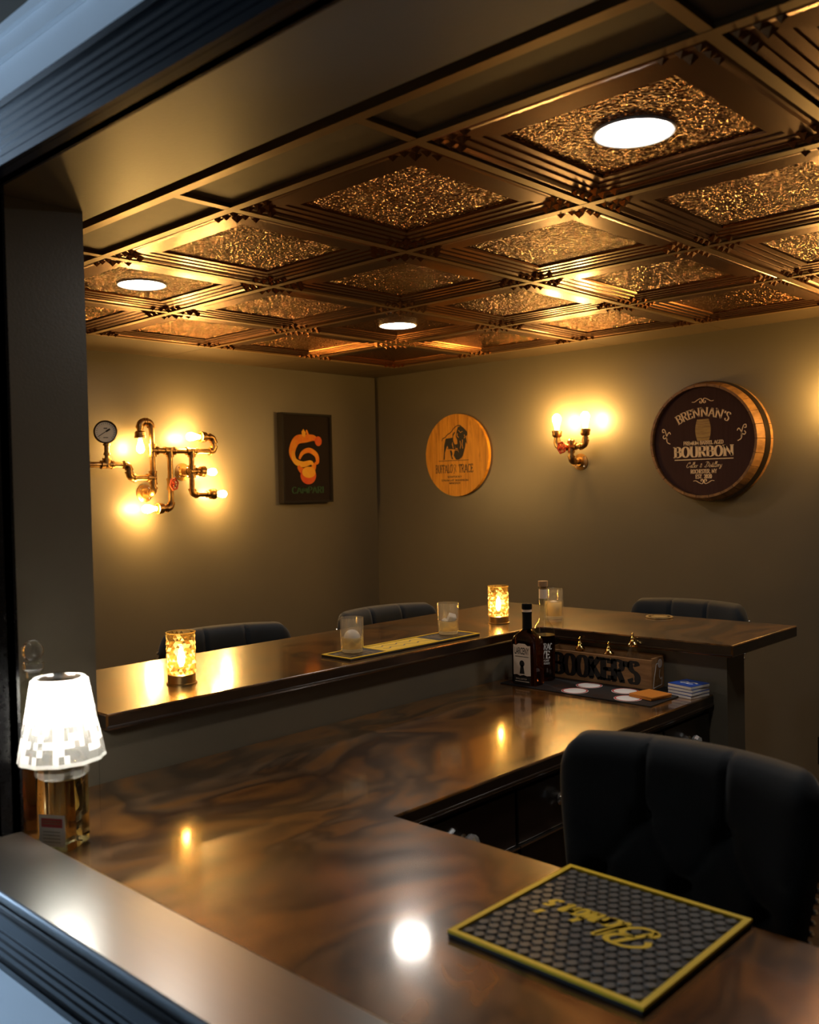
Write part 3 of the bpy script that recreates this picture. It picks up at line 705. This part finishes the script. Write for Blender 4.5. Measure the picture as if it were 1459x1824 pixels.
# printed small barrel
m = MB(); pr = []
for i in range(9):
    t = i/8; pr.append((.028+.009*math.sin(PI*t), -.048+.096*t))
poly = pr+[(-x, z) for x, z in reversed(pr)]
flat_poly(m, poly, lambda x, z: (x, -.1089, z+.050)); m.build('printed_barrel', 'smallbarrel', br)
m = MB()
for z in (-.033, -.014, .014, .028, .037):
    x = .028+.009*math.sin(PI*(z+.048)/.096); ribbon(m, [(-x, z+.001), (0, z-.002), (x, z+.001)], .002, .002, lambda a, b: (a, -.1092, b+.050), .0022)
m.build('printed_hoop', 'stave', br)

# poster on the left wall
ps = thing('framed_poster', 'black framed poster with orange peel curl and green lettering on black', 'picture', (0.001, -.587, 1.730))
fw_, fh_ = .184, .252
bx('backing', (0, -fw_+.01, -fh_+.01), (.030, fw_-.01, fh_-.01), 'poster', ps)
for a, b in (((-fw_, -fh_), (-fw_+.012, fh_)), ((fw_-.012, -fh_), (fw_, fh_)), ((-fw_+.012, -fh_), (fw_-.012, -fh_+.012)), ((-fw_+.012, fh_-.012), (fw_-.012, fh_))):
    bx('frame_rail', (0, a[0], a[1]), (.045, b[0], b[1]), 'frame', ps)
PF = lambda e: (lambda y, z: (.0302+e*.0004, y, z))
def peel(pts, w0, w1, mt, e, nm):
    m = MB(); p_ = smooth_line(pts, 8); n = len(p_); L_, R_ = [], []
    for i, p in enumerate(p_):
        a, b = p_[max(0, i-1)], p_[min(n-1, i+1)]; dx, dy = b[0]-a[0], b[1]-a[1]; l = math.hypot(dx, dy) or 1
        w_ = (w0+(w1-w0)*math.sin(PI*i/(n-1)))/2; L_.append((p[0]-dy/l*w_, p[1]+dx/l*w_)); R_.append((p[0]+dy/l*w_, p[1]-dx/l*w_))
    m.add([PF(e)(*v) for v in L_+R_], [(i+n, i+n+1, i+1, i) for i in range(n-1)]); m.build(nm, mt, ps)
peel([(.09, .085), (.06, .115), (.0, .112), (-.07, .10), (-.105, .04), (-.09, -.01), (-.05, -.03)], .012, .050, 'orange', 1, 'printed_peel')
peel([(-.10, .04), (-.098, .01), (-.08, -.02), (-.03, -.035), (.03, -.025), (.05, -.045)], .012, .034, 'yellow', 2, 'printed_peel')
peel([(-.055, -.005), (-.03, .03), (.02, .045), (.07, .02), (.08, -.02), (.06, -.03)], .014, .030, 'orange', 3, 'printed_peel')
peel([(-.065, -.045), (-.04, -.07), (.0, -.075), (.045, -.06), (.06, -.03)], .018, .040, 'orange', 4, 'printed_peel')
m = MB(); flat_poly(m, ell(.008, -.098, .058, .050, 0, 360, 28)[:-1], PF(5)); m.build('printed_orange', 'deepred', ps)
m = MB(); flat_poly(m, ell(.012, -.080, .050, .032, 0, 360, 28)[:-1], PF(6)); m.build('printed_orange_flesh', 'yellow', ps)
m = MB(); flat_poly(m, ell(.088, .098, .026, .028, 0, 360, 20)[:-1], PF(7)); m.build('printed_peel_end', 'deepred', ps)
peel([(.0, .16), (.01, .135), (.004, .112)], .010, .018, 'orange', 8, 'printed_stem')
m = MB(); flat_poly(m, [(-.032, .125), (-.012, .118), (-.004, .145), (-.022, .165), (-.036, .15)], PF(9)); m.build('printed_leaf', 'yellow', ps)
m = MB(); lettering(m, 'CAMPARI', .036, .24, lambda y, z: PF(4)(y+.005, z-.180), .10, .22, serif=.12); m.build('printed_title', 'postergreen', ps)

# wall socket
o = tag(MB().box(2.638, -.007, .330, 2.712, -.0005, .448).build('outlet_plate', 'black', bevel=.002), 'black electrical outlet plate low on the back wall', 'outlet')
for z in (.365, .412): bx('socket_insert', (2.655, -.010, z-.015), (2.695, -.007, z+.015), 'rubber', o)

# ================================================================== CHAIRS
def stool_proto():
    c = thing('tufted_stool', 'x', 'chair', (0, 0, 0), 0, 'charcoal tufted velvet counter stools')
    nu, nv = 90, 60; z0, z1 = .58, 1.09
    btn = [(-.073, .955), (.073, .955), (-.15, .85), (0, .85), (.15, .85), (-.073, .745), (.073, .745)]
    def dent(x, z):
        d = 0
        for bxx, bz in btn:
            d += .022*math.exp(-((x-bxx)**2+(z-bz)**2)/.020**2)
        for bxx in (-.073, .073):
            if z > .955: d += .010*math.exp(-((x-bxx)/.0065)**2)
        for (ax, az) in btn:
            for (cx, cz) in btn:
                if az > cz and abs(ax-cx) < .1 and az-cz < .12:
                    t = max(0, min(1, ((x-ax)*(cx-ax)+(z-az)*(cz-az))/((cx-ax)**2+(cz-az)**2)))
                    dd = math.hypot(x-ax-t*(cx-ax), z-az-t*(cz-az)); d += .006*math.exp(-(dd/.008)**2)
        return d
    def surf(side):
        vs = []
        for j in range(nv+1):
            v = j/nv
            for i in range(nu+1):
                u = -1+2*i/nu
                hw = .225+.012*math.cos((v-1)*PI*1.6)-.012*(1-v)
                e = max(0, (abs(u)-.80)/.20)
                zt = z1-.055*e**2.6-.006*u*u
                z = z0+(zt-z0)*v; x = hw*u
                bow = -.055*abs(u)**2.4 + .045*(v-.6)*(1 if v > .6 else .3)
                pf = max(0, (1-abs(u)**10)*(1-(2*abs(v-.5))**14))**.42
                y = bow-(.052*pf-dent(x, z)*pf)+.0 if side == 0 else bow+.030*pf
                vs.append((x, y, z))
        return vs
    m = MB(); F = surf(0); B = surf(1); n = len(F); W_ = nu+1
    fs = []
    for j in range(nv):
        for i in range(nu):
            a = j*W_+i; fs.append((a, a+1, a+W_+1, a+W_)); fs.append((n+a, n+a+W_, n+a+W_+1, n+a+1))
    m.add(F+B, fs)
    o = m.build('backrest', 'velvet', c, True)
    wl = o.modifiers.new('weld', 'WELD'); wl.merge_threshold = .0004
    for bxx, bz in btn:
        MB().sphere((bxx, -.030-.02+dent(bxx, bz)*.9-.055*abs(bxx/.225)**2.4+.045*(bz-.886)*(.3 if bz < .886 else 1)/.51, bz), .009, 8).build('button', 'velvet', c, True)
    for sgn in (-1, 1):
        m = MB()
        for k in range(26):
            v = .04+.95*k/25; u = sgn*.992
            hw = .225+.012*math.cos((v-1)*PI*1.6)-.012*(1-v); zt = z1-.055-.006
            m.sphere((hw*u+sgn*.002, -.055+.045*(v-.6)*(1 if v > .6 else .3)+.010, z0+(zt-z0)*v), .0055, 4)
        m.build('nailhead_trim', 'steel', c, True)['kind'] = 'stuff'
    m = MB(); n_ = 14
    rr = lambda hx, hy, r_: [(sx*(hx-r_)+r_*math.cos(a), sy*(hy-r_)+r_*math.sin(a)) for sx, sy, a0 in ((1, 1, 0), (-1, 1, 90), (-1, -1, 180), (1, -1, 270)) for a in [math.radians(a0+90*k/5) for k in range(6)]]
    m.prism([(x, y-.235) for x, y in rr(.225, .215, .06)], .575, .665); m.build('seat', 'velvet', c, False, bevel=.022, seg=4)
    m = MB(); m.prism([(x, y-.235) for x, y in rr(.205, .20, .04)], .53, .5745); m.build('seat_frame', 'velvet', c)
    for sx in (-1, 1):
        for y in (-.40, -.07):
            MB().cyl((sx*.17, y, .5295), (sx*.195, y+(-.025 if y < -.2 else .04), 0), .020, .012, 12).build('leg', 'black_wood', c, True)
    for a, b in (((-.185, -.416, .22), (.185, -.416, .22)), ((-.185, -.045, .27), (.185, -.045, .27)), ((-.185, -.412, .27), (-.185, -.045, .27)), ((.185, -.412, .27), (.185, -.045, .27))):
        MB().cyl(a, b, .009, n=10).build('stretcher', 'black_wood', c, True)
    return c
st = stool_proto()
def put(o, loc, rz, label): o.location = loc; o.rotation_euler.z = math.radians(rz); o['label'] = label
put(st, (3.37, -2.585, 0), 1, 'charcoal tufted velvet chair inside the bar behind the square rubber mat')
put(copy_tree(st), (1.455, -2.20, 0), 77, 'charcoal velvet stool behind the raised bar beside the first amber candle lamp')
put(copy_tree(st), (1.530, -1.50, 0), 82, 'charcoal velvet stool behind the raised bar at the two whiskey glasses')
put(copy_tree(st), (2.415, -.690, 0), 2, 'charcoal velvet stool behind the bar end with the round coaster')

# ================================================================== THINGS ON THE BARS
ZB, ZL = 1.0692, .9142
def candle_lamp(x, y, label):
    t = thing('crystal_candle_lamp', label, 'table lamp', (x, y, ZB), 0, 'amber crystal candle lamps')
    MB().lathe([(.0375, 0), (.0375, .003), (.034, .004), (.034, .024), (.030, .026)], 32).build('base', 'lampbase', t, True)
    m = MB(); n = 20; rows = 12; rnd = random.Random(3); vs = []
    for i in range(rows+1):
        for k in range(n):
            a = 2*PI*(k+.5*(i % 2))/n; r = .0352+.0016*(i % 2); vs.append((r*math.cos(a), r*math.sin(a), .0265+.1005*i/rows))
    m.add(vs, [])
    for i in range(rows):
        for k in range(n):
            k2 = (k+1) % n; a, b, c_, d = i*n+k, i*n+k2, (i+1)*n+k2, (i+1)*n+k
            for f_ in ([(a, b, d), (b, c_, d)] if i % 2 == 0 else [(a, b, c_), (a, c_, d)]):
                m.f.append(list(f_)); m.mi.append(rnd.choice([0, 0, 1, 1, 2, 2]))
    m.build('crystal_shade', ['amber_glass', 'amber_clear', 'amber_deep'], t)
    MB().lathe([(.0345, .1272), (.0345, .129), (.0372, .129), (.0372, .1272)], 32, cap=False).build('rim', 'amber_glass', t, True)
    MB().lathe([(.010, .0262), (.010, .040), (.006, .042)], 14).build('candle_socket', 'black', t, True)
    MB().lathe([(.004, .0425), (.0085, .052), (.009, .066), (.006, .082), (.0006, .092)], 12).build('candle_bulb', 'candle', t, True)
candle_lamp(2.108, -2.787, 'amber crystal candle lamp on the raised bar next to the alcove wall')
candle_lamp(2.108, -1.508, 'amber crystal candle lamp at the inside corner of the raised bar')
def rocks(x, y, z, label, cut=False, fill=.5, h=.099, ball=True):
    t = thing('rocks_glass', label, 'drinking glass', (x, y, z), 0, 'whiskey glasses on the bar')
    m = MB()
    if cut:
        n = 20; vs = []; fs = []; rows = 8
        for i in range(rows+1):
            for k in range(n):
                a = 2*PI*(k+.5*(i % 2))/n; r = .0345+(.0014*((k+i) % 2) if i < 6 else 0); vs.append((r*math.cos(a), r*math.sin(a), .001+(h-.001)*i/rows))
        for i in range(rows):
            for k in range(n): k2 = (k+1) % n; fs.append((i*n+k, i*n+k2, (i+1)*n+k2, (i+1)*n+k))
        fs.append(tuple(range(n-1, -1, -1))); m.add(vs, fs)
    else: m.lathe([(.0310, .0005), (.0325, .003), (.0345, h)], 36)
    m.f.pop() if not cut else None
    m.mi = m.mi[:len(m.f)]
    g = m.build('glass_wall', 'clear', t, not cut)
    MB().lathe([(.0295, .010), (.0325, h)], 32, cap=False).build('inner_wall', 'clear', t, True)
    MB().lathe([(.0335, h-.0012), (.0342, h+.0006), (.0328, h+.0006)], 36, cap=False).build('rim', 'steelglass', t, True)
    MB().lathe([(.0290, .011), (.0305, .011+h*fill*.62), (.0001, .0112+h*fill*.62)], 28).build('drink', 'drink', t, True)
    MB().lathe([(.0298, .0012), (.0305, .004), (.0292, .0095), (.0001, .0098)], 28).build('glass_base', 'crystal', t, True)
    if ball: MB().sphere((.001, -.001, .040), .0245, 10).build('ice_ball', 'ice', t, True)
    else:
        for dx, dy, dz, r_ in ((-.008, -.004, .034, .4), (.010, .006, .050, 1.0)):
            b = MB().box(-.012, -.012, -.012, .012, .012, .012).build('ice_cube', 'ice', t, bevel=.003); b.location = (dx, dy, dz); b.rotation_euler = (r_*.5, .3, r_)
M['ballglass'] = mat('solid_glass', (1, 1, 1), .0, 0, trans=1, ior=1.5)
M['steelglass'] = thin_glass('glass_rim', (.9, .9, .9), 2.2, .05)
rocks(2.152, -2.246, ZB+.0078, 'plain whiskey glass with an ice ball on the yellow bar runner', ball=True)
rocks(2.158, -1.832, ZB+.0078, 'plain whiskey glass with ice cubes on the far end of the yellow runner', ball=False)
rocks(2.200, -1.308, ZB, 'cut-pattern whiskey glass of golden drink behind the tall rye bottle', True, .75, .106, True)
# narrow bar runner
t = thing('bar_runner', 'narrow black and yellow rubber runner under two whiskey glasses', 'bar mat', (2.170, -2.045, ZB))
bx('runner_base', (-.061, -.282, 0), (.061, .282, .006), 'rubber', t, bevel=.0015)
for a, b in (((-.061, -.282), (-.053, .282)), ((.053, -.282), (.061, .282)), ((-.053, -.282), (.053, -.274)), ((-.053, .274), (.053, .282))):
    bx('raised_rim', (a[0], a[1], .0061), (b[0], b[1], .0076), 'matyellow', t)
bx('yellow_panel', (-.047, -.13, .0061), (.047, .10, .0069), 'matyellow', t)
m = MB()
for dx_ in (-.018, .016): ribbon(m, smooth_line([(dx_+.008*math.sin(k*2.1), -.11+.02*k) for k in range(11)], 4), .004, .004, lambda x, y: (x, y, .0071), .005)
m.build('embossed_marks', 'leather', t)
for yy in (-.21, .18):
    m = MB()
    for k in range(6):
        ribbon(m, [(-.035, yy-.045+.018*k), (.035, yy-.045+.018*k)], .004, .004, lambda x, y: (x, y, .0064), .006)
    m.build('printed_bars', 'leather', t)
# round coaster
o = tag(MB().lathe([(.047, 0), (.048, .002), (.047, .0045), (.040, .0045), (.039, .0036), (.0001, .0036)], 40).build('round_coaster', 'leather', None, True, loc=(2.490, -1.080, ZB)), 'round tan patterned coaster alone on the bar end', 'coaster')
MB().lathe([(.0385, .0046), (.034, .0050), (.0305, .0046)], 40, cap=False).build('tooled_ring', 'gold', o, True)

# counter: black runner with printed emblems
t = thing('black_bar_mat', 'black bar runner with white and red round emblems on the lower counter', 'bar mat', (2.545, -1.597, ZL))
bx('mat_base', (-.266, -.128, 0), (.266, .130, .0035), 'rubber', t, bevel=.001)
for dx, dy in ((-.02, .005), (-.012, -.087), (.166, -.080), (.110, .000)):
    e = MB().lathe([(.041, .0036), (.0405, .0039), (.0001, .0039)], 36, (dx, dy, 0)).build('printed_emblem', 'whiteprint', t, True)
    MB().lathe([(.0395, .0041), (.0345, .0041)], 36, (dx, dy, 0), cap=False).build('red_ring', 'redprint', e)
MZ = ZL+.0036
# whiskey bottles
t = thing('square_whiskey_bottle', 'square-shouldered whiskey bottle with cream keyhole label and black neck', 'bottle', (2.36, -1.685, MZ))
def rrect(hx, hy, r_, n=4): return [(sx*(hx-r_)+r_*math.cos(a), sy*(hy-r_)+r_*math.sin(a)) for sx, sy, a0 in ((1, 1, 0), (-1, 1, 90), (-1, -1, 180), (1, -1, 270)) for a in [math.radians(a0+90*k/n) for k in range(n+1)]]
def loft(mb, secs):
    n = len(secs[0][0]); vs = []; fs = []
    for poly, z in secs: vs += [(x, y, z) for x, y in poly]
    for i in range(len(secs)-1):
        for k in range(n): k2 = (k+1) % n; fs.append((i*n+k, i*n+k2, (i+1)*n+k2, (i+1)*n+k))
    fs += [tuple(range(n-1, -1, -1)), tuple((len(secs)-1)*n+k for k in range(n))]
    return mb.add(vs, fs)
def circ(r, n=20): return [(r*math.cos(2*PI*(k+.5)/n+0), r*math.sin(2*PI*(k+.5)/n+0)) for k in range(n)]
def blend(hx, hy, r_, f, rc):
    a = rrect(hx, hy, r_); b = []
    for sx, sy, a0 in ((1, 1, 0), (-1, 1, 90), (-1, -1, 180), (1, -1, 270)):
        for k in range(5): an = math.radians(a0+90*k/4); b.append((rc*math.cos(an), rc*math.sin(an)))
    return [(p[0]*(1-f)+q_[0]*f, p[1]*(1-f)+q_[1]*f) for p, q_ in zip(a, b)]
loft(MB(), [(rrect(.044, .022, .008), 0), (rrect(.0475, .025, .008), .006), (rrect(.0475, .025, .008), .135), (blend(.0475, .025, .008, .25, .016), .152), (blend(.0475, .025, .008, .8, .016), .166), (blend(.0475, .025, .008, 1, .015), .174), (blend(.04, .02, .008, 1, .0135), .190), (blend(.04, .02, .008, 1, .0135), .205)]).build('bottle_body', 'darkwhiskey', t, True)
MB().lathe([(.0155, .176), (.0150, .196), (.0150, .222), (.0160, .223), (.0160, .228)], 22).build('neck_sleeve', 'black', t, True)
MB().lathe([(.0152, .2285), (.0152, .236)], 22).build('neck_band', 'label', t, True)
MB().lathe([(.0162, .2365), (.0165, .240), (.0165, .252), (.014, .2545), (.0001, .2545)], 22).build('stopper', 'black', t, True)
fl = lambda x, z: (x-.004, -.0256, z+.075)
m = MB(); flat_poly(m, [(-.033, -.045), (-.02, -.043), (-.008, -.047), (.006, -.043), (.018, -.046), (.033, -.044), (.033, .050), (.022, .049), (.012, .055), (-.012, .055), (-.022, .049), (-.033, .051)], fl); lb = m.build('front_label', 'label', t)
fl2 = lambda x, z: (x-.004, -.0259, z+.075)
block_text('LARCENY', .022, .055, lambda x, z: fl2(x, z+.032), 'label_lettering', 'ink', lb)
m = MB(); ribbon(m, [(-.026, .014), (.026, .014)], .001, .001, fl2, .0018); m.build('label_rule', 'ink', lb)
m = MB(); flat_poly(m, ell(0, -.008, .0095, .0105, 0, 360, 20)[:-1], fl2); flat_poly(m, [(-.005, -.012), (.005, -.012), (.0095, -.040), (-.0095, -.040)], fl2); m.build('keyhole_mark', 'ink', lb)
m = MB(); flat_poly(m, [(-.033, -.073), (.033, -.073), (.033, -.0475), (-.033, -.0475)], fl); lb2 = m.build('lower_label', 'ink', t)
block_text('SMALL BATCH', .0048, .042, lambda x, z: fl2(x-.004, z-.056), 'label_lettering', 'label', lb2)
m = MB(); ribbon(m, [(-.027, -.064), (.027, -.064)], .001, .001, fl2, .0022); m.build('label_rule', 'label', lb2)
t = thing('tall_rye_bottle', 'tall slim-necked rye bottle with white lettering and cork stopper', 'bottle', (2.362, -1.598, MZ))
MB().lathe([(.030, 0), (.0335, .004), (.0345, .06), (.0355, .12), (.0350, .145)], 36).build('whiskey_fill', 'darkwhiskey', t, True)
MB().lathe([(.0352, .1455), (.035, .155), (.029, .172), (.018, .186), (.0135, .200), (.0120, .225), (.0130, .262), (.0132, .293), (.0150, .294), (.0150, .300)], 32, cap=False).build('glass_neck', 'bottle_glass', t, True)
MB().lathe([(.0110, .285), (.0110, .3005), (.0158, .3008), (.0158, .318), (.0001, .319)], 24).build('cork_stopper', 'cork', t, True)
MB().lathe([(.0136, .262), (.0138, .292)], 24, cap=False).build('neck_strip', 'label', t, True)
def cylf(ang0, R_, z0_): return lambda x, z: (R_*math.cos(ang0+x/R_), R_*math.sin(ang0+x/R_), z0_+z)
ca = math.radians(-62)
for s_, h_, w_, zz, nm in (('SAZERAC', .019, .062, .112, 0), ('RYE', .023, .046, .086, 1), ('STRAIGHT', .0055, .040, .067, 2), ('RYE WHISKEY', .0055, .044, .058, 2)):
    m = MB(); lettering(m, s_, h_, w_, cylf(ca, .0362, zz), .08, .2, slant=.1 if nm == 0 else 0); m.build('white_lettering', 'whiteprint', t)
# wooden crate with bitters bottles
cr = thing('wooden_box', 'open pine whiskey box with large black stencilled lettering', 'box', (2.522, -1.505, MZ))
bx('front_board', (-.192, -.038, 0), (.192, -.030, .090), 'boxwood', cr, bevel=.001)
bx('rear_board', (-.192, .030, 0), (.192, .038, .098), 'boxwood', cr, bevel=.001)
bx('base_board', (-.184, -.0295, 0), (.184, .0295, .008), 'boxwood', cr)
bx('end_board', (-.192, -.0295, 0), (-.1845, .0295, .094), 'boxwood', cr); bx('end_board', (.1845, -.0295, 0), (.192, .0295, .094), 'boxwood', cr)
m = MB(); lettering(m, "BOOKER'S", .064, .315, lambda x, z: (x-.008, -.0386, z+.047), .12, .36, serif=.24, track=-.02); m.build('stencil_lettering', 'ink', cr)
fe = lambda y, z: (.1925, y, z+.045)
m = MB(); ribbon(m, smooth_line([(-.030, -.040), (-.024, -.012), (-.016, .012), (-.010, .030), (.004, .030), (.010, .018)]), .002, .002, fe, .0026)
ribbon(m, smooth_line([(.012, .012), (.008, -.006), (.016, -.018), (.024, -.014), (.022, -.036)]), .002, .002, fe, .0026); ribbon(m, ell(.012, .030, .012, .012), .002, .002, fe, .0026); ribbon(m, [(-.030, -.040), (.022, -.036)], .002, .002, fe, .0026)
m.build('white_sticker_outline', 'whiteprint', cr)
m = MB(); flat_poly(m, ell(.012, .030, .0108, .0108, 0, 360, 18)[:-1], lambda y, z: (.1923, y, z+.045)); m.build('sticker_disc', 'label', cr)
for x, sc, lab in ((-.085, .92, 'bitters bottle with brass finial nearest the rye bottle, in the pine box'), (.022, .86, 'bitters bottle with brass finial in the middle of the pine box'), (.108, 1.30, 'tallest bitters bottle with brass finial at the open end of the pine box')):
    t = thing('bitters_bottle', lab, 'bottle', (2.522+x, -1.505, MZ+.0085), 0, 'brass topped bitters bottles')
    k = sc
    MB().lathe([(.020, 0), (.021, .004), (.021, .058*k), (.018, .070*k), (.010, .082*k), (.0095, .090*k)], 20).build('glass_body', 'clear', t, True)
    MB().lathe([(.0185, .004), (.0190, .05*k), (.0001, .0502*k)], 18).build('bitters', 'darkwhiskey', t, True)
    z = .086*k
    MB().lathe([(.0150, z), (.0165, z+.002), (.0165, z+.008), (.012, z+.012), (.0075, z+.017), (.0055, z+.022), (.0075, z+.025), (.0045, z+.029), (.0024, z+.036), (.0036, z+.039), (.002, z+.043), (.0001, z+.046)], 16).build('brass_dasher', 'gold', t, True)
# coasters
for k in range(4):
    o = MB().box(-.042, -.042, 0, .042, .042, .0078).build('square_coaster', 'whiteprint', None, bevel=.001, loc=(2.822+.001*(k % 2), -1.522, ZL+.0002+.0093*k), rotz=math.radians(-12+2*(k % 3)))
    tag(o, ['blue-topped square coaster at the bottom of the stack', 'second blue-topped square coaster from the bottom of the stack', 'third blue-topped square coaster from the bottom of the stack', 'blue square coaster with white emblem on top of the stack'][k], 'coaster', 'stack of blue square coasters')
    tp = MB().box(-.042, -.042, .0079, .042, .042, .0091).build('blue_face', 'bluecoaster', o)
    if k == 3:
        m = MB(); ff = lambda x, y: (x, y, .0093)
        ribbon(m, smooth_line([(-.028, -.004), (-.015, .010), (0, .002), (.012, .012), (.028, .004)]), .004, .008, ff, .007); ribbon(m, smooth_line([(-.02, -.012), (-.004, -.008), (.010, -.012), (.02, -.006)]), .003, .005, ff, .005)
        m.build('white_emblem', 'whiteprint', tp)
for k in range(2):
    o = MB().box(-.043, -.043, 0, .043, .043, .0052).build('orange_coaster', 'orangecoaster', None, bevel=.0012, loc=(2.752+.002*k, -1.622-.001*k, MZ+.0006+.0054*k), rotz=math.radians(-14+2*k))
    tag(o, ['lower orange square coaster on the black runner', 'upper orange square coaster on the black runner'][k], 'coaster', 'orange square coasters')

# square rubber bar mat in front
t = thing('square_bar_mat', 'square black rubber bar mat with yellow rim and yellow script', 'bar mat', (3.423, -2.969, ZL))
H = .152
bx('mat_base', (-H, -H, 0), (H, H, .006), 'rubber', t, bevel=.0015)
for a, b in (((-H, -H), (-H+.009, H)), ((H-.009, -H), (H, H)), ((-H+.009, -H), (H-.009, -H+.009)), ((-H+.009, H-.009), (H-.009, H))):
    bx('yellow_rim', (a[0], a[1], .0061), (b[0], b[1], .0102), 'matyellow', t)
m = MB(); nx = 15; ny = 17; p = (2*H-.022)/nx
for j in range(ny):
    for i in range(nx-(j % 2)):
        cx = -H+.011+p*(i+.5+.5*(j % 2)); cy = -H+.014+(2*H-.028)*(j+.5)/ny
        hx, hy = p*.50, (2*H-.028)/ny*.64
        top = [(-.62*hx, -hy*.5), (-.2*hx, -hy*.75), (.2*hx, -hy*.75), (.62*hx, -hy*.5), (.92*hx, 0), (.55*hx, .55*hy), (0, .95*hy), (-.55*hx, .55*hy), (-.92*hx, 0)]
        n = len(top)
        vs = [(cx+x*1.06, cy+y*1.06, .0060) for x, y in top]+[(cx+x*.84, cy+y*.84, .0092) for x, y in top]
        m.add(vs, [tuple(range(n, 2*n))]+[(k, (k+1) % n, (k+1) % n+n, k+n) for k in range(n)])
o = m.build('raised_scales', 'rubber_scale', t); o['kind'] = 'stuff'
m = MB(); ff = lambda x, y: (-x-.005, -y, .0097)
lettering(m, "B_lanton's", .056, .178, lambda x, y: ff(x, y), .11, .19, slant=.38, serif=0, track=-.03)
m.build('yellow_script', 'matyellow', t)

# ================================================================== LEFT CLUSTER BY THE JAMB
t = thing('lamp_bottle', 'square bottle of pale gold spirit wearing a glowing cut-crystal lamp shade', 'lamp', (2.519, -3.306, ZL), math.radians(30))
loft(MB(), [(rrect(.030, .030, .008), 0), (rrect(.0345, .0345, .009), .005), (rrect(.0345, .0345, .009), .150), (blend(.0345, .0345, .009, .4, .014), .166), (blend(.0345, .0345, .009, 1, .0145), .180), (blend(.03, .03, .008, 1, .0135), .21)]).build('bottle_body', 'tequila', t, True)
m = MB(); m.add([(-.026, -.0349, .010), (.026, -.0349, .010), (.026, -.0349, .066), (-.026, -.0349, .066)], [(0, 1, 2, 3)]); lb = m.build('paper_label', 'paper', t)
m = MB(); flat_poly(m, [(-.021, .044), (.021, .044), (.021, .060), (-.021, .060)], lambda x, z: (x, -.0352, z)); m.build('red_band', 'redprint', lb)
m = MB()
for z in (.055, .0505): ribbon(m, [(-.018, z), (.018, z)], .001, .001, lambda x, z: (x, -.0354, z), .0016)
for z in (.036, .030, .024, .018): ribbon(m, [(-.018, z), (.016, z)], .001, .001, lambda x, z: (x, -.0352, z), .0012)
m.build('label_lines', 'leather', lb)
m = MB(); n = 48; rnd = random.Random(5); vs = []; rows = [(.0755, .158), (.0738, .1645), (.0715, .178), (.0690, .190), (.0665, .202), (.0640, .214), (.0610, .226), (.0580, .244), (.0540, .266), (.0495, .292), (.0480, .3005)]
for i, (r_, z) in enumerate(rows):
    for k in range(n):
        a = 2*PI*k/n; rr_ = r_*(1+.022*math.cos(PI*k/2)); vs.append((rr_*math.cos(a), rr_*math.sin(a), z))
m.add(vs, [])
pc = (.05, .62, .60, .55, .55, .42, .30, .12, .04, 0)
for i in range(len(rows)-1):
    for k in range(n):
        k2 = (k+1) % n; pr_ = pc[i]*(1.25 if k % 4 in (1, 2) else .6)
        m.f.append([i*n+k, i*n+k2, (i+1)*n+k2, (i+1)*n+k]); m.mi.append(1 if rnd.random() < pr_ else 0)
m.build('crystal_shade', ['crystal', 'crystal_clear'], t)
MB().lathe([(.047, .3005), (.045, .303), (.036, .303), (.035, .2995)], 32, cap=False).build('shade_rim', 'crystal', t, True)
MB().lathe([(.040, .126), (.047, .132), (.047, .142), (.036, .150), (.030, .157)], 24, cap=False).build('crystal_collar', 'crystal_clear', t, True)
MB().lathe([(.018, .212), (.018, .235), (.008, .24), (.007, .300), (.010, .302), (.010, .312), (.0001, .313)], 18).build('lamp_stem', 'steel', t, True)
MB().lathe([(.034, .289), (.034, .295), (.010, .295), (.009, .289)], 24).build('led_ring', 'led', t, True)
MB().lathe([(.036, .2965), (.036, .2985), (.010, .2995)], 28).build('lamp_cap', 'steel', t, True)
t = thing('glass_decanter', 'square glass decanter of amber whiskey with a ball stopper behind the lamp', 'decanter', (2.386, -3.292, ZL))
loft(MB(), [(rrect(.038, .038, .008), 0), (rrect(.040, .040, .009), .004), (rrect(.040, .040, .009), .235), (blend(.040, .040, .009, .35, .015), .262), (blend(.040, .040, .009, 1, .0155), .280), (blend(.04, .04, .008, 1, .0150), .292), (blend(.04, .04, .008, 1, .020), .296)]).build('decanter_glass', 'bottle_glass', t, True)
loft(MB(), [(rrect(.035, .035, .006), .008), (rrect(.036, .036, .006), .135)]).build('amber_whiskey', 'whiskey', t, True)
MB().lathe([(.013, .285), (.014, .297), (.019, .300), (.020, .312), (.010, .318)], 20).build('stopper_plug', 'ballglass', t, True)
MB().sphere((0, 0, .335), .0205, 12).build('stopper_ball', 'ballglass', t, True)
